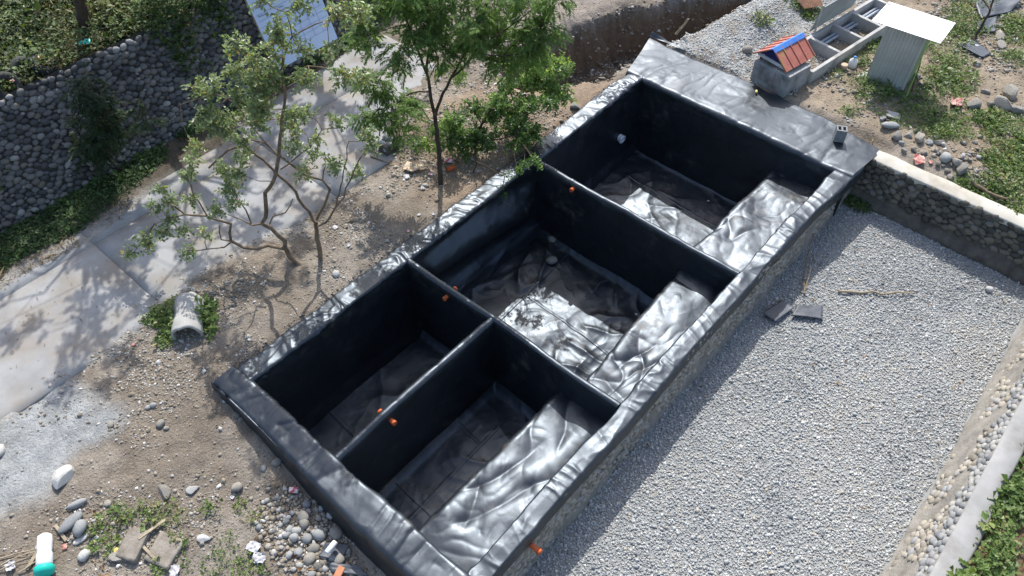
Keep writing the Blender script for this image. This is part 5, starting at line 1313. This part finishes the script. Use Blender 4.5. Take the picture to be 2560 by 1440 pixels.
tree('guava_tree', 'slim grey-brown small tree with one straight trunk forking over the road', T2,
     [(.055, .042, [(2.98, 1.56, -.25)] + [(3.02, 1.53, 0.06), (3.05, 1.49, 0.69), (3.07, 1.47, 0.96)]),
      (.036, .018, [(3.07, 1.47, 0.96), (3.04, 1.50, 1.02), (2.97, 1.59, 1.41), (2.92, 1.64, 1.82), (2.76, 1.82, 2.23), (2.63, 1.98, 2.62), (2.47, 2.16, 2.96), (2.23, 2.44, 2.86), (1.91, 2.80, 2.43)]),
      (.034, .014, [(3.13, 1.55, 0.92), (3.29, 1.37, 1.32), (3.42, 1.21, 1.78), (3.36, 1.29, 2.03), (3.17, 1.51, 2.14), (3.03, 1.67, 2.39), (2.87, 1.85, 2.70), (2.76, 1.98, 2.96), (2.60, 2.16, 3.03)]),
      (.026, .010, [(3.04, 1.36, 0.95), (3.16, 1.22, 1.06), (3.32, 1.03, 1.46), (3.47, 0.85, 1.76), (3.52, 0.80, 2.00), (3.79, 0.48, 2.79)]),
      (.018, .008, [(3.34, 1.00, 1.52), (3.50, 0.82, 2.21), (3.68, 0.61, 3.16)]),
      (.016, .007, [(2.91, 1.96, 2.22), (3.36, 1.45, 2.76), (3.56, 1.21, 3.20), (3.85, 0.88, 3.24)]),
      (.014, .006, [(3.36, 1.29, 2.03), (3.44, 1.20, 2.39), (3.47, 1.16, 2.73)])],
     [(x + .25 * math.sin(7 * i), y + .25 * math.cos(5 * i), z, .28) for i, (x, y, z) in enumerate([(3.45, 1.18, 3.44), (3.63, 0.98, 3.30), (3.80, 0.78, 3.12), (3.87, 0.70, 2.88), (3.42, 1.22, 2.97), (3.21, 1.46, 2.73), (3.76, 0.82, 2.54), (3.60, 1.01, 2.64), (3.19, 1.48, 2.39), (3.39, 1.26, 2.54), (3.16, 1.52, 3.07), (3.03, 1.67, 2.83), (3.66, 0.95, 2.24), (2.43, 2.35, 2.83), (2.66, 2.09, 3.02)])],
     M['leaf_guava'], M['bark'], 'guava', per=20, lsize=.085)
T3 = (6.42, 1.26, -.15)
ft = tree('feathery_tree', 'slender tree with dense feathery green crown and hanging brown pods', T3,
     [(.062, .045, [(6.42, 1.26, -.3)] + [(6.42, 1.26, -0.08), (6.44, 1.24, 0.79), (6.43, 1.25, 1.61), (6.43, 1.25, 1.90)]),
      (.042, .018, [(6.46, 1.29, 1.86), (6.43, 1.33, 2.24), (6.42, 1.33, 2.71), (6.41, 1.35, 2.84), (6.34, 1.43, 3.29), (6.25, 1.53, 3.80), (6.19, 1.60, 4.26)]),
      (.030, .012, [(6.44, 1.39, 2.81), (6.50, 1.32, 3.38), (6.62, 1.19, 3.92), (6.69, 1.10, 4.49), (6.74, 1.04, 4.97)]),
      (.036, .014, [(6.36, 1.17, 1.90), (6.50, 1.02, 2.49), (6.62, 0.88, 2.85), (6.82, 0.65, 3.45), (7.01, 0.43, 4.04), (7.15, 0.26, 4.60)]),
      (.024, .010, [(6.50, 0.71, 3.02), (6.85, 0.31, 3.58), (7.08, 0.04, 3.96), (7.45, -0.38, 4.38)]),
      (.020, .008, [(6.45, 1.38, 2.38), (6.19, 1.68, 2.35), (5.88, 2.03, 2.00), (5.69, 2.25, 1.91)]),
      (.016, .007, [(6.85, 0.31, 3.58), (7.20, -0.09, 3.52), (7.56, -0.51, 3.61)])],
     [(x + .3 * math.sin(7 * i), y + .3 * math.cos(5 * i), z, .45) for i, (x, y, z) in enumerate([(5.85, 1.92, 4.21), (6.11, 1.61, 4.38), (6.08, 1.65, 3.95), (6.42, 1.26, 4.42), (6.39, 1.29, 3.95), (6.72, 0.92, 4.33), (6.70, 0.94, 3.86), (7.02, 0.57, 4.42), (7.01, 0.58, 3.95), (7.32, 0.22, 4.38), (7.32, 0.22, 3.91), (7.63, -0.13, 4.29), (7.63, -0.13, 3.82), (7.86, -0.40, 4.04), (7.84, -0.38, 3.59), (5.86, 1.90, 3.77), (6.16, 1.56, 3.50), (6.53, 1.14, 3.55), (6.85, 0.77, 3.64), (7.16, 0.41, 3.55), (7.47, 0.05, 3.46), (7.69, -0.20, 3.32), (7.26, 0.29, 3.23), (7.58, -0.07, 4.79), (7.13, 0.44, 4.87), (6.64, 1.01, 4.87), (6.15, 1.57, 4.87), (7.87, -0.41, 4.70), (5.77, 2.01, 4.46)])] +
     [(x + .25 * math.sin(7 * i), y + .25 * math.cos(5 * i), z, .30) for i, (x, y, z) in enumerate([(5.90, 2.01, 2.43), (5.66, 2.28, 2.22), (5.96, 1.94, 2.12), (5.78, 2.15, 1.91), (5.50, 2.48, 1.64), (5.67, 2.28, 1.64), (5.91, 2.00, 1.75), (6.19, 1.68, 2.12), (6.01, 1.89, 1.53), (5.66, 2.28, 2.53), (6.83, 0.94, 2.78)])],
     M['leaf_leuc'], M['bark_dark'], 'frond', per=20)
pods(ft, [(6.07, 1.66, 3.09), (6.11, 1.62, 3.23), (5.51, 2.31, 2.19), (5.42, 2.41, 2.19), (5.66, 2.13, 2.35), (7.32, 0.22, 3.91), (7.24, 0.31, 3.86), (6.95, 0.65, 3.50), (7.00, 0.59, 3.59), (5.87, 1.90, 2.85), (5.51, 2.31, 1.61), (5.64, 2.16, 1.72), (7.63, -0.13, 3.95), (6.53, 1.13, 3.68)], 5)
T4 = (7.9, 1.35, -.1)
tree('leafy_shrub', 'bushy bright green shrub arching over the black liner edge', T4,
     [(.040, .024, [(7.85, 1.4, -.25)] + [(7.81, 1.46, 0.09), (7.95, 1.30, 0.70), (8.11, 1.11, 1.16)]),
      (.024, .010, [(7.95, 1.30, 0.70)] + [(8.80, 1.23, 0.83)] + [(9.50, 1.19, 1.05), (9.75, 0.90, 1.39)]),
      (.020, .008, [(7.59, 1.25, 0.34), (7.88, 0.92, 0.46), (8.25, 0.49, 0.58), (8.51, 0.20, -0.03)]),
      (.018, .007, [(7.67, 1.31, 0.38), (7.32, 1.71, 0.44), (6.94, 2.15, 0.26), (6.62, 2.52, 0.20)]),
      (.016, .007, [(8.09, 1.44, 0.54), (7.94, 1.60, 1.01), (7.83, 1.74, 1.24)])],
     [(x + .2 * math.sin(7 * i), y + .2 * math.cos(5 * i), z, .44) for i, (x, y, z) in enumerate([(9.12, 1.31, 1.69), (9.40, 0.99, 1.53), (9.65, 0.71, 1.64), (9.22, 1.20, 1.25), (9.50, 0.88, 1.14), (9.76, 0.59, 1.25), (9.00, 1.46, 0.90), (9.29, 1.13, 0.85), (9.86, 0.47, 1.02), (9.74, 0.61, 0.79), (9.81, 0.52, 1.53), (8.90, 1.57, 1.02)] + [(9.11, 0.42, 1.11), (8.36, 1.28, 1.05), (8.61, 0.99, 0.76), (8.89, 0.67, 0.70), (9.02, 0.51, 0.34), (8.77, 0.81, 0.16), (8.83, 0.74, 1.05)] + [(7.82, 1.36, 0.97), (8.03, 1.12, 0.74), (8.28, 0.83, 0.50), (7.75, 1.45, 0.50), (7.54, 1.69, 0.85), (7.90, 1.27, 0.26), (8.12, 1.02, 0.26), (7.55, 1.67, 0.32), (8.38, 0.73, 0.74), (7.37, 1.88, 0.50)])] +
     [(x, y, z, .30) for (x, y, z) in [(6.62, 2.29, 0.36), (6.81, 2.07, 0.40), (7.02, 1.83, 0.32), (7.21, 1.61, 0.44), (8.18, 0.49, 0.26), (8.34, 0.31, 0.50), (7.39, 1.40, 0.07), (7.18, 1.65, 1.08), (6.98, 1.88, 0.74), (8.90, -0.33, 2.40)]] +
     [(x, y, z, .20) for (x, y, z) in [(7.76, -0.47, 0.69), (7.61, -0.30, 0.52), (7.82, -0.54, 0.52), (7.52, -0.20, 0.34)]],
     M['leaf_shrub'], M['bark_dark'], 'guava', per=24, lsize=.09)
T5 = (7.2, .95, -.12)
tree('hanging_sapling', 'thin sapling drooping over the liner into the basin', T5,
     [(.016, .010, [(7.2, .95, -.2), (7.15, .75, .35)] + [(7.27, -0.01, 0.27), (7.23, 0.03, -0.10)]), (.010, .004, [(7.20, -0.08, 0.36), (7.12, 0.01, -0.13), (7.09, 0.04, -0.65)])],
     [(x, y, z, .20) for (x, y, z) in [(7.32, -0.07, 0.27), (7.23, 0.04, -0.10), (7.27, -0.01, -0.29), (7.18, 0.09, -0.55), (7.19, 0.08, -0.81)]], M['leaf_shrub'], M['bark_dark'], 'guava', per=10, lsize=.075)
T6 = (1.75, 7.3, -.15)
tree('feathery_sapling', 'dark feathery sapling standing against the stone slope', T6,
     [(.035, .018, [(1.75, 7.3, -.3)] + [(1.61, 7.46, 0.21), (1.77, 7.28, 0.93), (1.86, 7.18, 1.60)]), (.018, .007, [(1.75, 7.30, 0.87), (1.77, 7.28, 1.71), (1.91, 7.12, 2.44)]), (.014, .006, [(1.72, 7.18, 0.95), (2.11, 6.73, 1.57), (2.52, 6.27, 1.79)])],
     [(x - .2, y - .2, z, .40) for (x, y, z) in [(1.88, 6.92, 2.65), (1.76, 7.06, 2.40), (1.93, 6.86, 2.29), (1.78, 7.04, 2.03), (1.95, 6.84, 1.93), (1.63, 7.21, 1.72), (1.81, 7.01, 1.61), (1.62, 7.23, 1.33), (1.87, 6.94, 1.28), (1.44, 7.43, 0.99), (1.63, 7.21, 0.93), (2.01, 6.77, 1.50), (1.43, 7.44, 0.64), (2.47, 6.24, 1.84)]],
     M['leaf_dark'], M['bark_dark'], 'frond', per=13)

# tall trees on the terrace whose crowns shade the road
def tall(name, label, x, y, h, spread, seed, n, lean=(0, 0)):
    g = np.random.default_rng(seed); z0 = float(H(x, y)) - .2; b = (x, y, z0); top = np.array((x + lean[0], y + lean[1], z0 + h))
    limbs = [(.15, .07, [b, tuple(np.array(b) * .55 + top * .45 + (0, 0, .1)), tuple(top)])]
    cl = []
    for k in range(n):
        a = g.uniform(0, 6.28); r = spread * math.sqrt(g.uniform(.02, 1)); zz = top[2] + g.uniform(-.9, 1.3) + .3 * (1 - r / spread)
        cl.append((top[0] + r * math.cos(a), top[1] + r * math.sin(a), zz, g.uniform(.38, .62)))
        if k % 4 == 0: limbs.append((.05, .015, [tuple(np.array(b) * .35 + top * .65), tuple((top + np.array(cl[-1][:3])) / 2), cl[-1][:3]]))
    return tree(name, label, b, limbs, cl, M['leaf_dark'], M['bark_dark'], 'guava', per=5.5, lsize=.14)
tall('terrace_tree', 'dark trunk rising from the weeds behind the old tyres', 3.0, 9.6, 4.6, 2.5, 11, 44, (.5, -1.2))
tall('terrace_tree', 'second dark trunk on the overgrown terrace, right of the tyres', 4.6, 10.4, 4.8, 2.7, 12, 44, (2.2, -2.2))
tall('terrace_tree', 'tall tree on the terrace beyond the banner, shading the road', 9.8, 9.4, 4.6, 2.5, 13, 40, (.3, -.8))

# ------------------------------------------------------------------ ground cover
cover('verge_weeds', 48000, (-4, 9.5, 5.7, 7.7), lambda x, y: S((y - 6.12 - .55 * (fbm(x * .7, x * 0, 51, 3) - .5) - .9 * S((x - 1) / 2.5) * (x < 9)) / .3) * S((7.62 - y) / .25) * S((fbm(x * 1.3, y * 1.3, 52, 3) - .3) / .2),
      M['weed'], 'low dark green weeds between the road and the stone slope', 'weeds', hgt=.10, tint=(.35, .2), seed=1)
cover('verge_litter', 5000, (-3, 8, 5.8, 7.4), lambda x, y: S((.5 - np.abs(y - 6.15 - .9 * S((x - 1) / 2.5))) / .3) * S((fbm(x * 1.1, y * 1.1, 53, 3) - .42) / .15), M['dry'], 'brown dry leaf litter along the edge of the concrete road', 'dry litter', ln=(.05, .12), wd=.008, hgt=.03, seed=2)
cover('terrace_growth', 90000, (-3.5, 12, 8.2, 14.5), lambda x, y: S((y - 8.40 + .8 * S((x - 3.4) / 1.2) * S((6.6 - x) / .6) * fbm(x * 1.2, x * 0, 54, 3)) / .25) * S((fbm(x * .9, y * .9, 55, 3) - .12) / .15), M['terrace'], 'tangled green creeper covering the terrace above the stone slope', 'undergrowth', ln=(.07, .13), wd=.03, hgt=.42, tint=(.36, .22), clump=.7, seed=3)
cover('crest_grass', 9000, (-2, 8, 8.1, 9.4), lambda x, y: S((.32 - np.abs(y - 8.42)) / .2) * S((fbm(x * 1.0, y * 1.0, 56, 3) - .35) / .15), M['dry'], 'dry yellowish grass fringe on the crest of the stone slope', 'dry grass', ln=(.10, .22), wd=.007, hgt=.08, seed=4)
def slope_h(x, y): return -.22 + (y - WALL_Y0) / (WALL_Y1 - WALL_Y0) * (WALL_Z + .2) + .10
cover('slope_creeper', 22400, (-2.5, 6.8, 7.3, 8.6), lambda x, y: np.maximum(S((.62 - np.hypot((x + .95) / 1.1, (y - 8.0) / .6)) / .35), S((y - 8.42 + .75 * S((x - 3.6) / .8) * S((6.3 - x) / .5)) / .35) * .9) * S((fbm(x * 2, y * 2, 57, 3) - .25) / .2), M['weed'], 'green creeper hanging over the face of the stone slope', 'creeper', ln=(.06, .10), wd=.026, hgt=.34, hf=slope_h, tint=(.6, .2), seed=5)
yb = [(x, y, r * 1.25) for (x, y), r in zip([(16.59, -4.82),(16.46, -5.21),(16.57, -5.59),(16.76, -5.94),(17.20, -6.19),(16.10, -6.22),(16.37, -6.52),(16.31, -6.96),(15.83, -5.91),(15.50, -5.52),(15.45, -5.22),(18.04, -6.07),(18.50, -6.33),(19.11, -5.88),(18.12, -6.58),(15.73, -6.78),(16.05, -7.26),(17.23, -6.50),(17.44, -3.96),(18.25, -4.00),(18.63, -4.13),(16.38, -3.89),(19.54, -5.48),(20.16, -5.58),(21.30, -5.62),(21.80, -5.20),(22.64, -5.48),(21.57, -6.89),(22.29, -6.76),(20.26, -7.21),(20.83, -5.56),(18.89, -1.51),(18.82, -1.94),(17.04, -1.21),(16.03, -4.85),(15.12, -4.83)], [.5, .5, .5, .55, .5, .5, .5, .45, .45, .35, .3, .5, .5, .5, .4, .4, .35, .5, .35, .35, .35, .25, .5, .5, .55, .5, .6, .55, .5, .35, .45, .45, .4, .25, .28, .22])]
cover('yard_weeds', 98800, (13.8, 24, -10, 1.5), blobs(yb), M['weed_bright'], 'patches of bright green weeds growing round the tin shed', 'weeds', hgt=.15, tint=(.5, .25), seed=6)
yb2 = [(x, y, r * 1.15) for (x, y), r in zip([(14.40, -8.17),(14.45, -8.43),(14.75, -8.78),(15.42, -8.92),(16.14, -8.87),(16.26, -8.55),(16.69, -8.11),(16.95, -8.41),(15.64, -8.29),(14.98, -9.25),(14.44, -9.24),(17.07, -7.58),(17.34, -7.89),(15.87, -6.93),(15.59, -8.68),(17.41, -8.46)], [.35, .35, .45, .5, .5, .4, .45, .45, .3, .5, .4, .35, .4, .3, .5, .5])]
cover('bank_weeds', 56000, (13.8, 20, -11.5, -6), blobs(yb2), M['weed_bright'], 'green weeds spreading over the rubble behind the concrete coping', 'weeds', hgt=.13, tint=(.5, .25), seed=7)
yb3 = [(x, y, .42) for (x, y) in [(16.03, -8.05),(15.93, -8.28),(16.16, -7.86)]]
cover('dry_tuft', 6000, (13.8, 20, -11.5, -6), blobs(yb3), M['dry'], 'round tuft of dry brown grass among the green weeds', 'dry grass', ln=(.10, .22), wd=.006, hgt=.16, up=.3, seed=8)
yb4 = [(x, y, r) for (x, y), r in zip([(14.54, -5.64),(15.59, -4.61),(15.98, -5.31),(16.81, -7.28),(16.07, -4.49),(16.55, -1.74),(19.04, -6.67),(14.40, -7.31),(15.09, 0.24)], [.4, .5, .35, .5, .4, .4, .5, .3, .2])]
cover('yard_dry_grass', 9000, (13.8, 24, -10, 1.5), blobs(yb4), M['dry'], 'thin dry grass scattered over the yard beyond the liner', 'dry grass', ln=(.05, .12), wd=.006, hgt=.05, up=.3, seed=9)
nb = [(x, y, r * .85) for (x, y), r in zip([(-3.43, -0.25),(-3.33, -0.53),(-3.28, -0.20),(-2.93, -0.50),(-2.64, -0.77),(-2.49, -0.90),(-2.44, -1.06),(-3.03, -0.28),(-1.94, -1.33),(-1.54, -1.64),(-1.52, -1.96),(-3.55, -0.53),(-3.40, -0.71),(-2.62, -1.39),(-2.59, -1.64),(-2.57, -1.96),(-2.24, -1.93),(-2.27, -2.21),(-2.10, -2.41),(-2.31, -2.37),(-2.16, -2.59),(-3.06, -1.66),(-3.05, -1.47),(-2.60, -2.23),(-2.05, -2.77),(-2.75, -1.76),(-2.65, -0.48),(-2.05, -1.95)], [.22, .24, .2, .22, .28, .3, .26, .2, .2, .18, .18, .2, .22, .2, .22, .24, .22, .3, .28, .26, .22, .26, .14, .22, .2, .2, .12, .14])]
cover('near_weeds', 44000, (-6, 0, -4.5, 3), blobs(nb), M['weed_bright'], 'clumps of fresh green weeds among concrete chunks and litter', 'weeds', ln=(.03, .055), wd=.016, hgt=.10, tint=(.55, .22), seed=10)
db = [(x, y, r) for (x, y), r in zip([(-1.60, -3.03),(-1.75, -3.01),(-1.62, -3.26),(-1.71, -2.86),(-1.71, -2.33),(-2.58, -1.39),(-3.36, -0.01),(-2.97, -0.56),(-3.74, -0.62),(-3.73, -0.84),(-3.69, -1.03),(-1.78, -2.62),(-0.86, -3.93),(-0.68, -3.93)], [.3, .3, .3, .25, .12, .14, .14, .16, .1, .14, .14, .2, .2, .15])]
cover('fallen_leaves', 3600, (-6, 1, -5.5, 3), blobs(db), M['deadleaf'], 'curled brown fallen leaves among the cobbles and weeds', 'fallen leaves', ln=(.07, .13), wd=.03, hgt=.05, up=.5, seed=11)
pb = [(x, y, r) for (x, y), r in zip([(0.03, 2.65),(-0.19, 2.59),(-0.21, 2.78),(-0.03, 2.41),(-0.31, 2.27),(-0.45, 2.13),(-0.07, 2.22),(0.15, 1.98),(0.37, 1.95),(0.58, 2.19),(0.14, 1.76),(0.21, 1.67),(-0.35, 2.78)], [.25, .25, .25, .2, .2, .2, .18, .2, .2, .2, .2, .18, .2])]
def pipe_h(x, y):
    d = np.abs(-(x - PIPE_AX[1]) * math.sin(PIPE_AX[0]) + (y - PIPE_AX[2]) * math.cos(PIPE_AX[0])); al = np.abs((x - PIPE_AX[1]) * math.cos(PIPE_AX[0]) + (y - PIPE_AX[2]) * math.sin(PIPE_AX[0]))
    return np.maximum(H(x, y), np.where((d < .3) & (al < .5), -.05 + np.sqrt(np.maximum(.3 ** 2 - d ** 2, 0)), -9))
cover('pipe_creeper', 19500, (-1.5, 1.5, 1, 3.6), lambda x, y: blobs(pb)(x, y) * np.where(pipe_h(x, y) > H(x, y) + .2, .3 * (fbm(x * 3, y * 3, 334, 2) > .5), 1), M['weed_bright'], 'leafy green creeper growing over the broken concrete pipe', 'creeper', ln=(.04, .075), wd=.022, hgt=.13, hf=pipe_h, tint=(.55, .22), seed=12)
rb_ = [(x, -11.72 + .08 * math.sin(3 * x), .34) for x in np.arange(2.5, 13.2, .42)]
cover('bank_plants', 26000, (2, 13.6, -13, -11.3), blobs(rb_), M['weed_bright'], 'lush green leafy plants behind the pale coping of the gravel bed', 'plants', ln=(.06, .12), wd=.035, hgt=.38, tint=(.6, .2), seed=13)
cover('bank_straw', 6000, (2, 14, -14, -11.8), lambda x, y: S((-11.95 - y) / .2) * .6, M['dry'], 'dry brown straw on the soil behind the leafy plants', 'straw', ln=(.10, .25), wd=.006, hgt=.05, up=.3, seed=14)
cover('bed_moss', 4000, (13.2, 13.8, -7.2, -5.9), lambda x, y: S((.5 - np.hypot(x - 13.55, y + 6.25)) / .3), M['weed'], 'small dark weeds in the shaded corner of the gravel bed', 'weeds', hf=lambda x, y: BZ + .05 + 0 * x, hgt=.12, seed=15)
cover('shrub_floor', 9000, (5.8, 11.5, .5, 4.3), blobs([(7.9, 1.9, .7), (8.4, 2.4, .6), (7.3, 2.4, .5), (6.7, 2.9, .4), (9.0, 1.6, .5)]), M['weed'], 'weeds and leaf litter on the earth heap under the shrub', 'weeds', hgt=.10, tint=(.5, .3), seed=16)
cover('road_litter', 1500, (-3, 7, 2.4, 6), lambda x, y: .25 + 0 * x, M['deadleaf'], 'dry leaves and twigs scattered over the road', 'leaf litter', ln=(.03, .09), wd=.006, hgt=.012, up=.9, hf=lambda x, y: np.maximum(H(x, y), -.10), seed=17)

# ------------------------------------------------------------------ small stones on the soil
def soil_stones(name, n, box, dens, rmed, label, seed, sd=.45, rmax=.07, mat='dirt_stone', tm=(.45, .25)):
    x = rng.uniform(box[0], box[1], n); y = rng.uniform(box[2], box[3], n)
    k = (rng.random(n) < dens(x, y)) & ~((x > -.62) & (x < 14.7) & (y < .56) & (y > -12)); x, y = x[k], y[k]; n = len(x)
    r = np.clip(rng.lognormal(math.log(rmed), sd, n), .008, rmax); t = np.clip(rng.normal(tm[0], tm[1], n), 0, .95); t = np.where(rng.random(n) < .03, 1, t)
    return tag(stones_mesh(name, np.stack([x, y, H(x, y) + r * .2], 1), r, t, M[mat], flat=.7, jitter=.16, shape=PEBB if rmed < .022 else OCT), label, 'stones', kind='stuff')
soil_stones('soil_stones', 60000, (-5.2, 4.6, -4.8, 3.6), lambda x, y: (.12 + .88 * S((fbm(x * .9, y * .9, 83, 4) - .36) / .25)) * S((.2 - road_in(x, y)) / .3) * np.maximum(.05 + .95 * S((x + 3.3) / 1.3), S((.9 - y) / .5)), .016, 'small stones and clods strewn over the bare brown soil', 20)
soil_stones('heap_stones', 5200, (-2.6, -.4, -4.6, -.6), lambda x, y: S((.9 - np.hypot((x + 1.15) / .8, (y + 2.9) / 1.6)) / .5), .032, 'pebbles filling the cobble heap at the foot of the liner', 21, .4, .07)
soil_stones('clay_clods', 18000, (4.4, 12.2, .5, 4.2), lambda x, y: S((fbm(x * 1.1, y * 1.1, 85, 4) - .36) / .25) * S((.1 - road_in(x, y)) / .3) * .7 * (trench(x, y) < -.05), .018, 'clods and stones on the reddish earth under the trees', 22, .5, .08)
soil_stones('yard_pebbles', 27000, (14.5, 22, -3.4, 1.8), lambda x, y: S((fbm(x * .9, y * .9, 86, 3) - .25) / .2) * (trench(x, y) < -.08), .020, 'grey pebbles heaped between the trench and the shelter', 23, .35, .05, 'pebble', (.45, .2))
soil_stones('yard_rubble', 20000, (14.2, 24, -11.5, -3.0), lambda x, y: (.08 + .9 * S((fbm(x * .8, y * .8, 87, 4) - .42) / .2)), .024, 'rubble and stones strewn over the yard soil', 24, .55, .10)
soil_stones('verge_stones', 1800, (9.5, 17, 2.4, 7), lambda x, y: .35 * (trench(x, y) < -.05), .018, 'small stones on the dirt track beside the trench', 25)
soil_stones('trench_clods', 8000, (10.5, 19, -.4, 3.6), lambda x, y: S((trench(x, y) + .25) / .2) * .6, .034, 'clods in the bottom of the trench', 26)

cover('yard_grass', 22000, (13.8, 24, -10.5, 1.5), lambda x, y: np.maximum(blobs(yb)(x, y), blobs(yb2)(x, y)) * .8, M['weed'], 'thin upright grass blades among the yard weeds', 'grass', ln=(.08, .16), wd=.006, hgt=.06, up=.1, tint=(.7, .25), seed=30)
cover('near_grass', 7000, (-6, 0, -4.5, 3), blobs(nb), M['weed'], 'thin grass blades among the clumps of fresh weeds', 'grass', ln=(.06, .12), wd=.005, hgt=.06, up=.1, tint=(.75, .25), seed=31)

cover('terrace_grass', 8000, (-3.5, 12, 8.3, 14), lambda x, y: S((y - 8.4) / .3) * S((fbm(x * .6, y * .6, 58, 3) - .42) / .15), M['dry'], 'straw-coloured grass and dead stems mixed into the terrace growth', 'dry grass', ln=(.12, .28), wd=.007, hgt=.40, up=.1, tint=(.5, .3), clump=.7, seed=32)
cover('terrace_sprigs', 24000, (-3.5, 12, 8.3, 14), lambda x, y: S((y - 8.4) / .3) * S((fbm(x * 1.1, y * 1.1, 59, 3) - .5) / .1), M['weed_bright'], 'lighter yellow-green sprigs standing out of the terrace growth', 'undergrowth', ln=(.05, .09), wd=.02, hgt=.7, tint=(.75, .2), clump=1.3, seed=33)

cover('gravel_litter', 900, (.5, 13.4, -10.6, -6.1), lambda x, y: S((fbm(x * .7, y * .7, 60, 3) - .45) / .15) * .6, M['deadleaf'], 'a few dry leaf scraps scattered over the gravel', 'leaf litter', ln=(.03, .08), wd=.012, hgt=.02, up=.9, hf=lambda x, y: GH(x, y) + .025, seed=34)

# ------------------------------------------------------------------ a lost sandal on the track
sx_, sy_ = 15.72, 3.52
sn = tag(empty('sandal', (sx_, sy_, float(H(sx_, sy_)) + .012), 1.1), 'dark strapped sandal lying on the dirt track beside the trench', 'sandal')
V = []; n_ = 22
for z_ in (0, .02):
    for i in range(n_):
        t = 2 * math.pi * i / n_; V.append((.125 * math.cos(t), (.042 + .012 * math.cos(t)) * math.sin(t), z_))
F = [tuple(range(n_ - 1, -1, -1)), tuple(range(n_, 2 * n_))] + [(i, (i + 1) % n_, n_ + (i + 1) % n_, n_ + i) for i in range(n_)]
mo('sole', V, F, M['iron'], sn, False)
for xx in (-.02, .03, .075):
    b = B(); b.tube([(xx, -.05, .015), (xx + .006, -.03, .055), (xx + .006, .03, .055), (xx, .05, .015)], .012, 6); b.build('strap', M['bark_dark'], sn, True)
